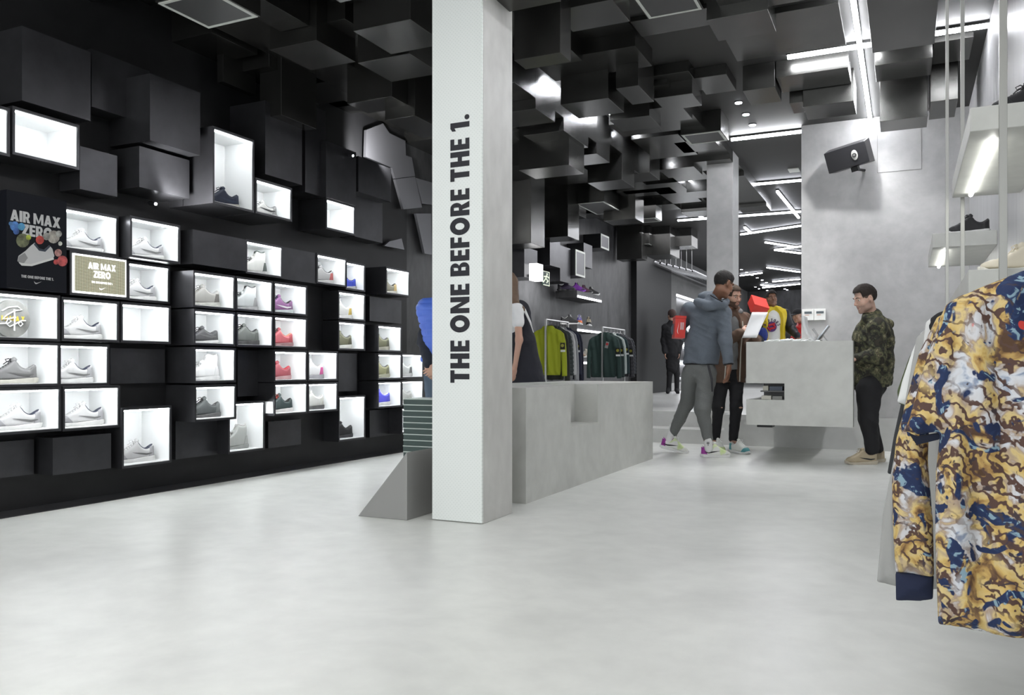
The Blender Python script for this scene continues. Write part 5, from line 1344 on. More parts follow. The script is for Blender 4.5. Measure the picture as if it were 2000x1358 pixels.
MB().tube([P(1383, 713, 8.27)-b0, P(1390, 740, 8.27)-b0, P(1391, 765, 8.31)-b0], [.011, .012, .008], 8).build('zip_stripe', mat('dark_zip_tape', (.03, .03, .035), .7), e)
SOCK = mat('white_sock', (.75, .75, .74), .9)
for nm, a, b in (('R', (1383, 858, 8.44), (1384, 876, 8.44)), ('L', (1315, 838, 8.95), (1307, 862, 8.93))):
    F = Field([q-.15 for q in P(*a)], [q+.15 for q in P(*a)], .005); F.cap(P(*a)+Uv*.02, P(*b), .042, .042, 0); F.mesh('sock', SOCK, e, rel=V3(b0))
    c0 = P(a[0], a[1]+9, a[2]-.042)-b0
    MB().box(-.016, .016, -.002, 0, .012, .017, Matrix.Translation(c0) @ Matrix.Rotation(YAW, 4, 'Z')).box(-.0025, .0025, -.002, 0, -.02, .012, Matrix.Translation(c0) @ Matrix.Rotation(YAW, 4, 'Z')).box(-.016, .016, -.002, 0, -.001, .004, Matrix.Translation(c0) @ Matrix.Rotation(YAW, 4, 'Z')).build('sock_mark', INK, e)
NEON = (.78, .79, .74); PUR = (.3, .03, .28)
def running_shoe(e, b, heel, toe, pitch=0, zz=None):
    s = wear_shoe(e, b, heel, toe, 'run', (NEON, Wt, NEON, PUR, Wt, Bk), pitch, 1.03, zz)
    for ch in s.children:
        if ch.name.startswith('heel_counter'): ch.material_slots[0].material = smat(PUR)
        if ch.name.startswith('upper'): ch.material_slots[0].material = NEONM
    return s
NEONM = ramp_mat('white_neon_mesh', [(0, (.55, .75, .2)), (.44, (.7, .78, .5)), (.5, (.78, .79, .75)), (1, (.8, .8, .78))], 14, 1, .7, interp='LINEAR')
fh, ft = P(1369, 893, 8.47), P(1427, 893, 8.47); fh.z = ft.z = 0
running_shoe(e, b0, fh, ft, 0, .0005)
fh, ft = P(1290, 868, 8.95), P(1343, 884, 8.85); ft.z = 0; fh.z = .05
running_shoe(e, b0, fh, ft, math.radians(-12), .022)

# red shoe boxes and the sheet of paper
def shoebox(c, d1, d2, d3, s, label, logo=True):
    """d1 width, d2 length, d3 height directions"""
    e = empty('shoe_box', c, 0, label, 'box')
    M = Matrix((( *[d1[i] for i in range(3)],), ( *[d2[i] for i in range(3)],), ( *[d3[i] for i in range(3)],))).transposed().to_4x4()
    RED = mat('red_card', (.62, .035, .025), .5)
    a, b, c_ = s
    MB().box(-a/2, a/2, -b/2, b/2, -c_/2, c_/2-.028, M).build('box_base', RED, e)
    MB().box(-a/2-.003, a/2+.003, -b/2-.003, b/2+.003, c_/2-.026, c_/2, M).build('box_lid', RED, e)
    return e, M
d3 = C(.06, 0, 1); d1 = C(1, -.1, -.06); d2 = d1.cross(d3)*-1
d2 = d3.cross(d1)
e2, M = shoebox(P(1326, 640, 8.66), d1, d2, d3, (.105, .30, .225), 'red shoe box with a white printed mark tucked under the hooded arm')
mb = MB(); sw = swoosh_pts()
mb.prism([((-.02+.035*p[1]*1.2-.01), (-.03+.13*(p[0]-.35))) for p in sw], 1, -.1535, -.1525)
for p in mb.b.verts: p.co = M @ p.co
mb.build('printed_mark', mat('box_white_print', (.8, .8, .78), .5), e2)
mb = MB()
for k_ in range(3): mb.box(.0+.013*k_, .006+.013*k_, -.1535, -.1525, -.03, .045, M)
mb.build('printed_letters', mat('box_white_print', (.8, .8, .78), .5), e2)

# ---- man in the brown jacket facing the camera side, reading
J = dict(neck=P(1431, 610, 9.1), chest=P(1431, 640, 9.12), waist=P(1427, 688, 9.12), pelvis=P(1424, 722, 9.12), shR=P(1404, 626, 9.08), shL=P(1454, 626, 9.18),
 elR=P(1410, 672, 9.0), wrR=P(1447, 651, 8.82), elL=P(1462, 676, 9.05), wrL=P(1477, 664, 8.8), hipR=P(1410, 732, 9.12), hipL=P(1437, 732, 9.12),
 knR=P(1403, 796, 9.05), anR=P(1398, 857, 9.1), knL=P(1438, 796, 9.05), anL=P(1432, 860, 9.05), toeR=P(1408, 874, 8.95), toeL=P(1458, 878, 8.85))
fr = C(.15, -1, 0)
H = Head(P(1431, 580, 9.02), C(.42, -.82, -.28), C(-.06, 0, 1), 1.0)
SK2 = skinmat('skin_light', (.50, .30, .22))
e, b0 = person('person in an open brown jacket and ripped black jeans reading a white sheet', J, fr, H, SK2, .006,
 [(P(1449, 649, 8.82), C(.9, -.1, .35), C(.1, .7, -.3), C(0, -.1, 1), .55, 1.0), (P(1476, 662, 8.8), C(-.15, -.1, 1), C(-.9, .2, .1), C(-.4, .8, .4), .55, 1.0)])
add_face(H, e, b0, (.05, .03, .02), beard=(.09, .05, .035))
add_hair(H, e, b0, (.05, .032, .02), .008, top=.006, side=-.02)
F = part_field({k: J[k] for k in ('neck', 'chest', 'waist', 'pelvis', 'shL', 'shR')}, .22, .0065)
torso(F, J, fr, .012, 1.0, .74); F.clip(J['pelvis']-Uv*.0, -Uv)
F.cap(J['neck']+Rv*-.06-Fv*.05, J['neck']+Rv*.06-Fv*.05, .035, .035, .03)
F.ell(H.w(0, .01, -.03), (.08, .095, .085), H.R, .01, True)
F.mesh('grey_sweatshirt', heather('heather_mid_grey', (.17, .175, .175)), e, rel=V3(b0), wob=.01, wsc=8, seed=1)
BR = mat('brown_jacket_cloth', (.105, .062, .04), .75, bump=.25, bscale=60)
F = part_field({k: J[k] for k in ('neck', 'chest', 'waist', 'pelvis', 'shL', 'shR', 'elL', 'elR', 'wrL', 'wrR', 'knL')}, .2, .0065)
torso(F, J, fr, .03, 1.05, .85)
F.cap(J['waist'], J['pelvis']-Uv*.16, .165, .175, .04, (tuple(fr), .78))
limb(F, J['shR'], J['elR'], J['wrR'], (.078, .06, .05), .03); limb(F, J['shL'], J['elL'], J['wrL'], (.078, .06, .05), .03)
F.clip(J['pelvis']-Uv*.14, -Uv)
# open front: slot facing the camera
for z_ in range(7):
    t_ = z_/6; c = J['neck'].lerp(J['pelvis']-Uv*.18, t_)-Fv*.14+Rv*(-.01+.012*t_)
    F.cap(c, c+Uv*-.09, .062+.01*t_, .062+.012*t_, .0, None, True)
F.ell(H.w(0, .01, -.04), (.09, .11, .095), H.R, .01, True)
F.mesh('brown_jacket', BR, e, rel=V3(b0), wob=.012, wsc=7, seed=8)
mb = MB()
for o_ in (-.082, .068): mb.tube([J['chest']+Uv*.06-Fv*.14+Rv*o_-b0, J['chest']-Fv*.16+Rv*o_-b0, J['waist']-Fv*.155+Rv*(o_)-b0, J['pelvis']-Uv*.13-Fv*.15+Rv*(o_*1.1)-b0], .007, 6)
mb.build('jacket_zip_edge', mat('pale_fleece_edge', (.4, .38, .33), .9), e)
F = part_field({k: J[k] for k in ('pelvis', 'hipL', 'hipR', 'knL', 'knR', 'anL', 'anR')}, .2, .0065)
F.cap(J['pelvis']+Uv*.05, J['pelvis']-Uv*.02, .135, .14, .03, (tuple(fr), .78))
limb(F, J['hipL'], J['knL'], J['anL']+Uv*.02, (.088, .062, .048), .03); limb(F, J['hipR'], J['knR'], J['anR']+Uv*.02, (.088, .062, .048), .03)
F.mesh('black_jeans', BLKC, e, rel=V3(b0), wob=.006, wsc=9, seed=3)
ring_part('studded_belt', P(1424, 716, 9.12), Uv, .14, 0, ramp_mat('belt_studs', [(0, (.02, .02, .02)), (.62, (.4, .4, .4))], 60, 1, .4), e, b0, .78, fr, .014)
mb = MB()
for kn, dx in ((J['knL'], .02), (J['knR'], .0)): mb.ball(tuple(kn-Fv*.052-Uv*.0+Rv*dx-b0), .03, (1.2, .5, .35), 8)
mb.build('knee_rip', SK2, e, smooth=True)
GW = (.7, .72, .68)
hh_, tt_ = P(1424, 880, 9.0), P(1466, 888, 8.7); hh_.z = tt_.z = 0
wear_shoe(e, b0, hh_, tt_, 'run', (GW, Wt, (.1, .35, .38), (.7, .7, .68), Wt, None), 0, 1.0, .0005)
hh_, tt_ = P(1395, 878, 9.1), P(1412, 886, 8.82); hh_.z = tt_.z = 0
wear_shoe(e, b0, hh_, tt_, 'run', (GW, Wt, (.5, .6, .3), (.7, .7, .68), Wt, None), 0, 1.0, .0005)
# paper and second red box
e2 = empty('paper_sheet', P(1475, 634, 8.72), 0, 'white paper sheet held up by the person in the brown jacket', 'paper')
pts = [(1469, 610), (1500, 610), (1478, 660), (1449, 660)]
c0 = P(1475, 634, 8.72)
dep = [8.76, 8.68, 8.66, 8.74]
vs = [P(u, v, d_)-c0 for (u, v), d_ in zip(pts, dep)]
mb = MB(); n_ = (vs[1]-vs[0]).cross(vs[3]-vs[0]).normalized()*.0012; N = 8
def pg(a, b_):
    p = vs[0].lerp(vs[1], a).lerp(vs[3].lerp(vs[2], a), b_); return p+n_*14*math.sin(a*2.8+b_*1.2)*math.sin(b_*3)
top_ = [[mb.b.verts.new(pg(i/N, j/N)+n_) for j in range(N+1)] for i in range(N+1)]; bot_ = [[mb.b.verts.new(pg(i/N, j/N)-n_) for j in range(N+1)] for i in range(N+1)]
for i in range(N):
    for j in range(N):
        mb.b.faces.new([top_[i][j], top_[i+1][j], top_[i+1][j+1], top_[i][j+1]]); mb.b.faces.new([bot_[i][j], bot_[i][j+1], bot_[i+1][j+1], bot_[i+1][j]])
for i in range(N):
    for (a_, b_) in (((i, 0), (i+1, 0)), ((i, N), (i+1, N)), ((0, i), (0, i+1)), ((N, i), (N, i+1))):
        mb.b.faces.new([top_[a_[0]][a_[1]], top_[b_[0]][b_[1]], bot_[b_[0]][b_[1]], bot_[a_[0]][a_[1]]])
mb.build('sheet', mat('paper_white', (.82, .83, .83), .7), e2, smooth=True)
d1 = C(.93, .1, -.25); d3 = C(.3, -.55, .78); d2 = d3.cross(d1).normalized(); d3 = d1.cross(d2)
shoebox(P(1481, 597, 8.98), d1, d2, d3, (.165, .2, .105), 'bright red shoe box held up behind the white paper sheet')
RED2 = None

# ---- man in camouflage behind the counter end
J = dict(neck=P(1704, 622, 7.95), chest=P(1705, 662, 7.95), waist=P(1704, 708, 7.95), pelvis=P(1700, 744, 7.95), shL=P(1712, 640, 7.78), shR=P(1706, 640, 8.12),
 elL=P(1716, 696, 7.72), wrL=P(1675, 700, 7.82), elR=P(1700, 696, 8.2), wrR=P(1674, 698, 8.12), hipL=P(1698, 756, 7.86), hipR=P(1697, 756, 8.04),
 knL=P(1697, 818, 7.84), anL=P(1703, 882, 7.86), knR=P(1694, 818, 8.05), anR=P(1712, 880, 8.06), toeL=P(1662, 897, 7.84), toeR=P(1680, 893, 8.05))
fr = C(-1, -.05, 0)
H = Head(P(1690, 585, 7.92), C(-.93, -.12, -.33), Uv, 1.06)
SK3 = skinmat('skin_pale', (.56, .36, .28))
e, b0 = person('person in a camouflage hooded jacket and black trousers looking down behind the counter', J, fr, H, SK3, .006,
 [(P(1672, 701, 7.82), C(-1, 0, -.1), C(0, .2, -1), C(0, -1, .2), .5, 1.0), (P(1671, 699, 8.12), C(-1, 0, -.1), C(0, .2, -1), C(0, 1, .2), .5, 1.0)])
add_face(H, e, b0, (.015, .01, .008), beard=(.38, .25, .2))
add_hair(H, e, b0, (.018, .012, .009), .010, top=.016, side=-.0)
add_hair(H, e, b0, (.10, .07, .055), .003, side=-.05).name = 'faded_hair'
CAMO = ramp_mat('camouflage_cloth', [(0, (.03, .026, .016)), (.40, (.014, .014, .011)), (.455, (.05, .052, .028)), (.53, (.115, .115, .06)), (.575, (.05, .04, .025)), (.62, (.2, .19, .11))], 16, 6, .85, .2)
F = part_field({k: J[k] for k in ('neck', 'chest', 'waist', 'pelvis', 'elL', 'wrL', 'elR', 'wrR', 'shL', 'shR')}, .25, .0065)
torso(F, J, fr, .035, 1.0, .95)
F.cap(J['waist']+Rv*.02, J['pelvis']+Rv*.02, .17, .165, .04, (tuple(fr), .95))
limb(F, J['shL'], J['elL'], J['wrL'], (.082, .068, .05), .03); limb(F, J['shR'], J['elR'], J['wrR'], (.082, .068, .05), .03)
for a, b, r in (((1693, 622, 7.84), (1716, 622, 7.82), .04), ((1716, 622, 7.82), (1736, 634, 7.95), .042), ((1736, 634, 7.95), (1716, 622, 8.08), .042), ((1730, 640, 7.9), (1735, 655, 7.95), .04), ((1690, 628, 7.86), (1684, 640, 7.9), .03)):
    F.cap(P(*a), P(*b), r, r, .03)
F.ell(H.w(0, -.0, -.03), (.085, .098, .09), H.R, .01, True)
F.clip(P(1700, 757, 7.95), (Rv*.12-Uv))
F.mesh('camouflage_jacket', CAMO, e, rel=V3(b0), wob=.009, wsc=9, seed=3)
F = part_field({k: J[k] for k in ('pelvis', 'hipL', 'hipR', 'knL', 'knR', 'anL', 'anR')}, .2, .0065)
F.cap(J['pelvis']+Uv*.05, J['pelvis']-Uv*.04, .145, .15, .03, (tuple(fr), .95))
limb(F, J['hipL'], J['knL'], J['anL']+Uv*.02, (.118, .08, .062), .03); limb(F, J['hipR'], J['knR'], J['anR']+Uv*.02, (.118, .08, .062), .03)
F.mesh('black_trousers', BLKC, e, rel=V3(b0), wob=.010, wsc=7, seed=4)
TAN = (.42, .35, .24)
for hx_, tx_, d_ in ((1712, 1651, 7.84), (1727, 1668, 8.04)):
    a_, b_ = P(hx_, 905, d_), P(tx_, 905, d_); a_.z = b_.z = 0
    wear_shoe(e, b0, a_, b_, 'run', (TAN, (.5, .45, .36), TAN, (.3, .24, .17), (.35, .3, .2), Bk if d_ < 8 else None), 0, 1.02, .0005)

# ---- tall man in yellow and black jacket with a round-logo tee, on the raised floor
f4 = 13.5
J = dict(neck=P(1508, 606, f4), chest=P(1508, 628, f4), waist=P(1508, 655, f4), pelvis=P(1508, 675, f4), shR=P(1489, 615, f4), shL=P(1528, 615, f4),
 elR=P(1482, 645, f4-.05), wrR=P(1486, 668, f4-.25), elL=P(1541, 640, f4+.05), wrL=P(1556, 655, f4-.2), hipR=P(1501, 680, f4), hipL=P(1516, 680, f4),
 knR=P(1500, 727, f4), anR=P(1499, 774, f4), knL=P(1517, 727, f4), anL=P(1518, 774, f4), toeR=P(1498, 780, f4-.15), toeL=P(1520, 780, f4-.15))
fr = C(0, -1, 0)
H = Head(P(1507, 585, f4-.02), C(-.05, -1, .1), Uv, 1.05)
e, b0 = person('person with short black hair in a yellow and black jacket over a white logo tee', J, fr, H, SK1, .008,
 [(J['wrR'], C(0, -.2, -1), C(.5, .5, 0), C(0, -1, 0), .5), (J['wrL'], C(.6, -.2, -.8), C(-.5, .5, 0), C(0, -1, 0), .5)])
add_face(H, e, b0, (.015, .01, .008), lipc=(.2, .09, .07)); add_hair(H, e, b0, (.012, .01, .009), .014, top=.022, side=-.01)
F = part_field({k: J[k] for k in ('neck', 'chest', 'waist', 'pelvis', 'shL', 'shR')}, .25, .008)
torso(F, J, fr, .012, 1.05, .75); F.clip(J['pelvis']-Uv*.05, -Uv); F.ell(H.w(0, .0, -.03), (.08, .095, .085), H.R, .01, True)
F.mesh('white_tee', mat('white_tee_cloth', (.78, .78, .77), .9), e, rel=V3(b0), wob=.008, wsc=8)
F = part_field({k: J[k] for k in ('neck', 'chest', 'waist', 'pelvis', 'shL', 'shR', 'elL', 'elR', 'wrL', 'wrR')}, .22, .008)
G2_ = part_field({k: J[k] for k in ('neck', 'chest', 'waist', 'pelvis', 'shL', 'shR', 'elL', 'elR', 'wrL', 'wrR')}, .22, .008)
torso(F, J, fr, .045, 1.1, .95); F.cap(J['neck']-Rv*.1, J['neck']+Rv*.1, .06, .06, .04)
for z_ in range(6):
    c = (J['neck']+Uv*.02).lerp(J['pelvis'], z_/5)-Fv*.19; F.cap(c, c-Uv*.08, .13-.02*(z_ == 0), .13, 0, None, True)
F.ell(H.w(0, .0, -.03), (.1, .12, .1), H.R, .01, True); F.clip(J['pelvis'], -Uv)
F.mesh('yellow_jacket', mat('yellow_nylon', (.75, .55, .02), .55), e, rel=V3(b0), wob=.012, wsc=8)
F = G2_
limb(F, J['shL']+Rv*.03, J['elL'], J['wrL'], (.095, .08, .06), .03); limb(F, J['shR']-Rv*.03, J['elR'], J['wrR'], (.085, .07, .055), .03)
F.mesh('black_sleeves', mat('black_nylon', (.015, .015, .02), .55), e, rel=V3(b0), wob=.012, wsc=8)
MB().ball(tuple(P(1490, 655, f4-.2)-b0), .1, (.8, .5, 1.25), 10).build('blue_panel', mat('blue_nylon', (.01, .03, .22), .5), e, smooth=True)
F = part_field({k: J[k] for k in ('pelvis', 'hipL', 'hipR', 'knL', 'knR', 'anL', 'anR')}, .2, .009)
F.cap(J['pelvis']+Uv*.05, J['pelvis']-Uv*.04, .14, .145, .03, (tuple(fr), .8)); limb(F, J['hipL'], J['knL'], J['anL'], (.1, .07, .055)); limb(F, J['hipR'], J['knR'], J['anR'], (.1, .07, .055))
F.mesh('dark_trousers', BLKC, e, rel=V3(b0))
for q in 'LR':
    a_ = J['an'+q]; hh_ = Vector((a_.x, a_.y, .36)); wear_shoe(e, b0, hh_+Fv*.05, hh_-Fv*.24, 'run', (Bk, Wt, Bk, Bk, Bk, None), 0, 1, .3605)
# round tee emblem: ring of letters over a red and purple ball
ec = P(1507, 636, f4-.155)-b0; Mz = Matrix.Translation(ec) @ Matrix.Rotation(YAW, 4, 'Z')
def disc(r0, m, nm, dy, cx=0, cz=0, sx=1):
    mb = MB(); mb.prism([(cx+r0*sx*math.cos(a*math.pi/12), cz+r0*math.sin(a*math.pi/12)) for a in range(24)], 1, -dy-.002, -dy)
    for v in mb.b.verts: v.co = Mz @ v.co
    mb.build(nm, m, e)
disc(.082, mat('emblem_purple', (.09, .03, .16), .7), 'emblem_ball', .0, 0, -.02)
mb = MB()
for a_, b_, r_ in (((-.05, .0), (.05, .03), .016), ((-.03, -.05), (.05, -.04), .016), ((-.07, -.03), (-.02, -.08), .012), ((.02, .01), (.06, -.03), .014)):
    mb.tube([Mz @ Vector((a_[0], -.004, a_[1])), Mz @ Vector((b_[0], -.004, b_[1]))], r_, 8)
mb.build('emblem_red', mat('emblem_red', (.5, .02, .03), .7), e)
m_txt = MB(); tx = 'RAPTORS'
for i, ch in enumerate(tx):
    ang = math.radians(72-24*i); wd_, polys = glyph(ch)
    for k, po in enumerate(polys):
        vv = []
        for p in po:
            lx, lz = (p[0]-wd_/2)*.042, (p[1]-.5)*.05
            X_ = math.sin(-ang)*-0; ca, sa = math.cos(ang-0), math.sin(ang-0)
            cx_, cz_ = .118*math.sin(-ang)*-1*-1, .105*math.cos(ang)-.02
            vv.append(m_txt.b.verts.new(Mz @ Vector((cx_+lx*ca-lz*math.sin(ang), -.006-.0002*k, cz_+lx*math.sin(ang)+lz*ca))))
        m_txt.b.faces.new(vv)
m_txt.build('emblem_lettering', mat('emblem_ink', (.04, .015, .05), .7), e)

# ---- person in cap and red jacket, mostly hidden by the grey wall
f5 = 14.0
J = dict(neck=P(1569, 634, f5), chest=P(1578, 655, f5), waist=P(1588, 680, f5), pelvis=P(1592, 694, f5), shR=P(1566, 642, f5-.1), shL=P(1590, 640, f5+.1),
 elR=P(1563, 668, f5-.15), wrR=P(1552, 661, f5-.3), elL=P(1590, 670, f5), wrL=P(1575, 670, f5-.3), hipR=P(1588, 700, f5), hipL=P(1597, 700, f5),
 knR=P(1586, 738, f5), anR=P(1588, 772, f5), knL=P(1599, 738, f5), anL=P(1601, 772, f5), toeR=P(1580, 778, f5-.15), toeL=P(1596, 778, f5-.15))
fr = C(-.8, -.5, 0)
H = Head(P(1558, 617, f5-.1), C(-.8, -.45, -.25), Uv, .95)
e, b0 = person('person in a dark cap and red jacket peering out beside the grey wall', J, fr, H, SK2, .008, [(J['wrR'], C(-.9, -.3, -.3), C(0, 0, -1), C(0, -1, .2), .4)])
add_face(H, e, b0, (.03, .02, .015))
F = Field([q-.2 for q in H.c], [q+.2 for q in H.c], .006)
H.e(F, (0, -.012, .042), (.084, .104, .088), 0); F.clip(H.w(0, 0, .035), -H.u); H.e(F, (0, .11, .045), (.07, .075, .010), .006)
F.mesh('cap', BLKC, e, rel=V3(b0))
F = part_field({k: J[k] for k in ('neck', 'chest', 'waist', 'pelvis', 'shL', 'shR', 'elL', 'elR', 'wrL', 'wrR')}, .22, .008)
torso(F, J, fr, .04, 1.05, .9); limb(F, J['shL'], J['elL'], J['wrL'], (.09, .075, .06)); limb(F, J['shR'], J['elR'], J['wrR'], (.09, .08, .062)); F.clip(J['pelvis'], -Uv)
F.ell(H.w(0, .0, -.03), (.09, .11, .1), H.R, .01, True)
F.mesh('red_jacket', mat('red_nylon', (.55, .015, .02), .5), e, rel=V3(b0), wob=.012, wsc=8)
F = part_field({k: J[k] for k in ('pelvis', 'hipL', 'hipR', 'knL', 'knR', 'anL', 'anR')}, .2, .010)
F.cap(J['pelvis']+Uv*.05, J['pelvis']-Uv*.04, .13, .135, .03, (tuple(fr), .8)); limb(F, J['hipL'], J['knL'], J['anL']-Uv*.06, (.09, .07, .055)); limb(F, J['hipR'], J['knR'], J['anR']-Uv*.06, (.09, .07, .055))
F.mesh('dark_trousers', BLKC, e, rel=V3(b0))

# ---- woman in black far behind
f6 = 18.0
J = dict(neck=P(1312, 633, f6), chest=P(1312, 652, f6), waist=P(1313, 672, f6), pelvis=P(1314, 690, f6), shL=P(1300, 640, f6), shR=P(1325, 640, f6),
 elL=P(1296, 665, f6), wrL=P(1299, 688, f6-.1), elR=P(1329, 665, f6), wrR=P(1326, 688, f6-.1), hipL=P(1308, 696, f6), hipR=P(1320, 696, f6),
 knL=P(1308, 730, f6), anL=P(1306, 761, f6), knR=P(1322, 730, f6), anR=P(1322, 762, f6), toeL=P(1304, 766, f6-.2), toeR=P(1324, 767, f6-.2))
fr = C(-.3, 1, 0)
H = Head(P(1312, 617, f6), C(-.3, 1, 0), Uv, 1.0)
e, b0 = person('person dressed all in black with brown hair standing by the far niche shelves', J, fr, H, SK2, .01, [(J['wrL'], -Uv, Rv, Fv, .5), (J['wrR'], -Uv, -Rv, Fv, .5)])
add_hair(H, e, b0, (.06, .035, .03), .016, top=.01, side=-.09)
F = part_field({k: J[k] for k in J if k not in ('anL', 'anR', 'toeL', 'toeR')}, .2, .01)
torso(F, J, fr, .03, 1.0, .85); F.cap(J['pelvis'], J['pelvis']-Uv*.30, .165, .15, .04, (tuple(fr), .7)); limb(F, J['shL'], J['elL'], J['wrL'], (.075, .065, .05)); limb(F, J['shR'], J['elR'], J['wrR'], (.075, .065, .05))
F.mesh('black_coat', BLKC, e, rel=V3(b0), wob=.01)
F = part_field({k: J[k] for k in ('pelvis', 'hipL', 'hipR', 'knL', 'knR', 'anL', 'anR', 'toeL', 'toeR')}, .15, .01)
for q in 'LR': limb(F, J['hip'+q], J['kn'+q], J['an'+q], (.085, .06, .05)); F.cap(J['an'+q], J['toe'+q], .05, .04, .02)
F.clip((0, 0, .3605), -Uv)
F.mesh('black_trousers_and_boots', BLKC, e, rel=V3(b0))

# ---- woman in black dress over white tee, half behind the column
f7 = 8.25
J = dict(neck=P(1000, 585, f7), chest=P(1012, 625, f7), waist=P(1020, 672, f7), pelvis=P(1025, 716, f7), shL=P(978, 603, f7+.12), shR=P(1010, 606, f7-.14),
 elL=P(975, 665, f7+.15), wrL=P(972, 712, f7), elR=P(1014, 664, f7-.22), wrR=P(1006, 716, f7-.26), hipL=P(1016, 728, f7+.08), hipR=P(1030, 728, f7-.08),
 knL=P(1014, 810, f7+.08), anL=P(1016, 882, f7+.08), knR=P(1028, 810, f7-.08), anR=P(1030, 882, f7-.08), toeL=P(990, 895, f7+.1), toeR=P(1004, 895, f7-.1))
for k in J: J[k] = J[k]
fr = C(-.85, .5, 0)
H = Head(P(984, 556, f7), C(-.9, .35, -.1), Uv, 1.0)
e, b0 = person('person with long brown hair in a black pinafore over a white tee behind the column', J, fr, H, SK2, .006,
 [(P(1005, 718, f7-.26), C(-.15, 0, -1), C(-.5, .5, 0), C(-.5, -.4, 0), .4, .95)], w=.88, sk=.88)
F = part_field({k: J[k] for k in ('neck', 'chest', 'waist', 'shL', 'shR', 'elL', 'elR')}, .2, .0065)
torso(F, {**J, 'pelvis': J['waist']}, fr, .004, .88, .75)
for q in 'LR': F.cap(J['sh'+q], J['sh'+q].lerp(J['el'+q], .42), .066, .06, .03)
F.ell(H.w(0, .0, -.04), (.08, .095, .09), H.R, .01, True)
F.mesh('white_tee', mat('white_tee_cloth', (.78, .78, .77), .9), e, rel=V3(b0), wob=.006)
F = part_field({k: J[k] for k in ('neck', 'chest', 'waist', 'pelvis', 'knL', 'knR')}, .28, .0065)
F.cap(P(1014, 612, f7), J['waist'], .128, .135, .04, (tuple(fr), .9)); F.cap(J['waist'], P(1031, 760, f7), .15, .2, .04, (tuple(fr), .9)); F.cap(P(1031, 760, f7), P(1033, 800, f7), .185, .2, .04, (tuple(fr), .9))
F.clip(P(1030, 796, f7), -Uv)
F.mesh('black_pinafore', mat('black_navy_cloth', (.012, .013, .02), .85), e, rel=V3(b0), wob=.006)
MB().tube([P(1024, 604, f7-.15)-b0, P(1036, 630, f7-.15)-b0, P(1042, 650, f7-.12)-b0], [.014, .010, .003], 8).build('white_back_edge', mat('white_tee_cloth', (.78, .78, .77), .9), e)
F = Field([q-.28 for q in H.c], [q+.28 for q in H.c], .006)
H.e(F, (0, -.02, .04), (.088, .11, .1), 0)
F.cap(H.w(0, -.06, .0), P(1000, 590, f7-.05), .085, .07, .04); F.cap(P(1000, 590, f7-.08), P(1018, 604, f7-.16), .05, .03, .04); F.cap(P(1018, 604, f7-.14), P(1030, 622, f7-.14), .028, .016, .03)
H.e(F, (0, .08, -.01), (.065, .05, .09), .01, True)
F.mesh('long_hair', mat('hair_light_brown', (.14, .085, .05), .6, bump=.5, bscale=60, stretch=(3, 3, .4)), e, rel=V3(b0), wob=.004, wsc=25)
add_face(H, e, b0)
for q in 'LR':
    a_ = J['an'+q]; hh_ = Vector((a_.x, a_.y, 0)); wear_shoe(e, b0, hh_-fr*.05, hh_+fr*.22, 'run', (Wt, Wt, Wt, Lg, Wt, None), 0, .92, .0005)

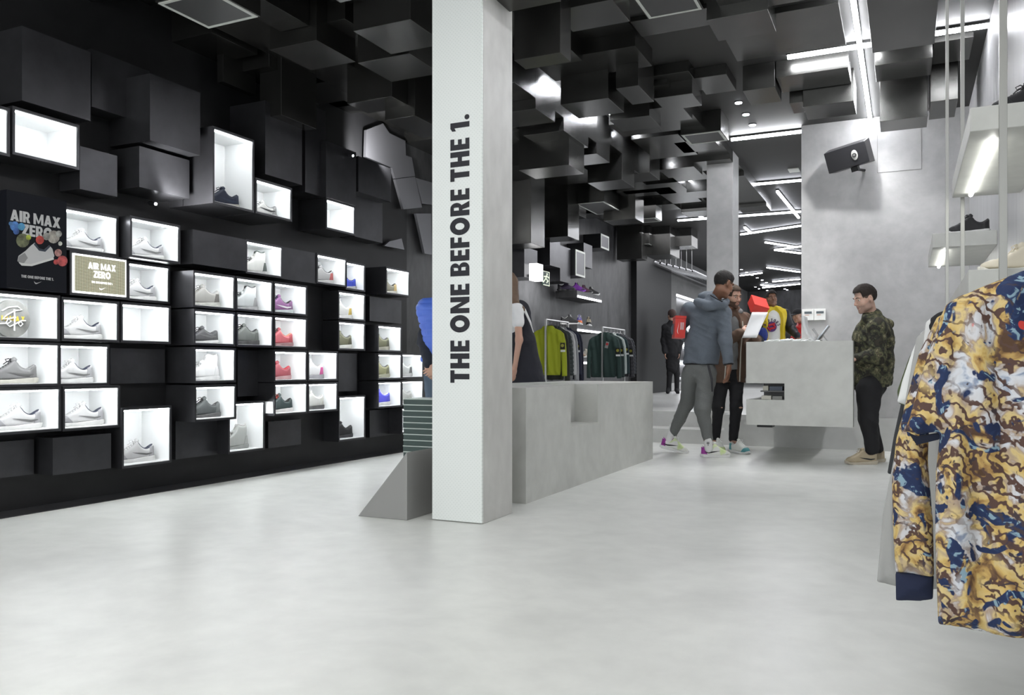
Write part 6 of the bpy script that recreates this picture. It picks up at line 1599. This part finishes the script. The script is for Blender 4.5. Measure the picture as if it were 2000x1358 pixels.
# ---- person in the blue quilted vest, half hidden behind the column
f8 = 7.2
J = dict(neck=P(866, 580, f8), chest=P(866, 625, f8), waist=P(866, 680, f8), pelvis=P(866, 722, f8), shL=P(836, 604, f8), shR=P(898, 604, f8),
 elL=P(828, 668, f8-.02), wrL=P(836, 711, f8-.2), elR=P(900, 668, f8), wrR=P(862, 716, f8-.2), hipL=P(850, 738, f8), hipR=P(882, 738, f8),
 knL=P(851, 830, f8), anL=P(852, 904, f8), knR=P(884, 830, f8), anR=P(884, 904, f8), toeL=P(850, 920, f8+.2), toeR=P(886, 920, f8+.2))
fr = C(.1, 1, 0)
H = Head(P(868, 545, f8), fr, Uv, 1.0)
e, b0 = person('person in a bright blue quilted vest with hands clasped behind, half hidden by the column', J, fr, H, SK2, .006,
 [(P(835, 711, f8-.2), C(.3, -.05, -.9), C(.5, .6, .2), C(-.6, 0, -.2), .6, 1.0), (P(858, 715, f8-.2), C(-.8, -.1, -.5), C(0, .8, .1), C(0, .2, 1), .6, 1.0)])
add_face(H, e, b0); add_hair(H, e, b0, (.03, .02, .015), .01)
F = part_field({k: J[k] for k in ('neck', 'chest', 'waist', 'pelvis', 'shL', 'shR')}, .25, .0065)
torso(F, J, fr, .04, 1.08, .82); F.clip(P(866, 706, f8), -Uv); F.clip(P(866, 584, f8), Uv)
o = F.mesh('quilted_vest', mat('blue_quilted_nylon', (.06, .14, .58), .45), e, rel=V3(b0))
for v in o.data.vertices: v.co += v.normal*.008*abs(math.sin((v.co.z)*math.pi/.056))**.6
F = part_field({k: J[k] for k in ('neck', 'chest', 'shL', 'shR', 'elL', 'elR', 'wrL', 'wrR')}, .22, .0065)
F.cap(J['neck']-Uv*.02, J['neck']+Uv*.08, .075, .07, .02); limb(F, J['shL'], J['elL'], J['wrL'], (.062, .056, .042)); limb(F, J['shR'], J['elR'], J['wrR'], (.062, .056, .042))
F.mesh('dark_sleeves_and_collar', mat('dark_navy_knit', (.012, .015, .025), .85), e, rel=V3(b0), wob=.01)
F = part_field({k: J[k] for k in ('pelvis', 'hipL', 'hipR', 'knL', 'knR', 'anL', 'anR')}, .2, .007)
F.cap(J['pelvis']+Uv*.08, J['pelvis']-Uv*.04, .15, .155, .03, (tuple(fr), .8)); limb(F, J['hipL'], J['knL'], J['anL'], (.1, .07, .055)); limb(F, J['hipR'], J['knR'], J['anR'], (.1, .07, .055))
F.mesh('blue_jeans', mat('denim', (.06, .09, .13), .85, bump=.2, bscale=200), e, rel=V3(b0), wob=.006)
for q in 'LR':
    a_ = J['an'+q]; hh_ = Vector((a_.x, a_.y, 0)); wear_shoe(e, b0, hh_-fr*.05, hh_+fr*.24, 'run', (Dg, Wt, Dg, Bk, Wt, None), 0, 1, .0005)
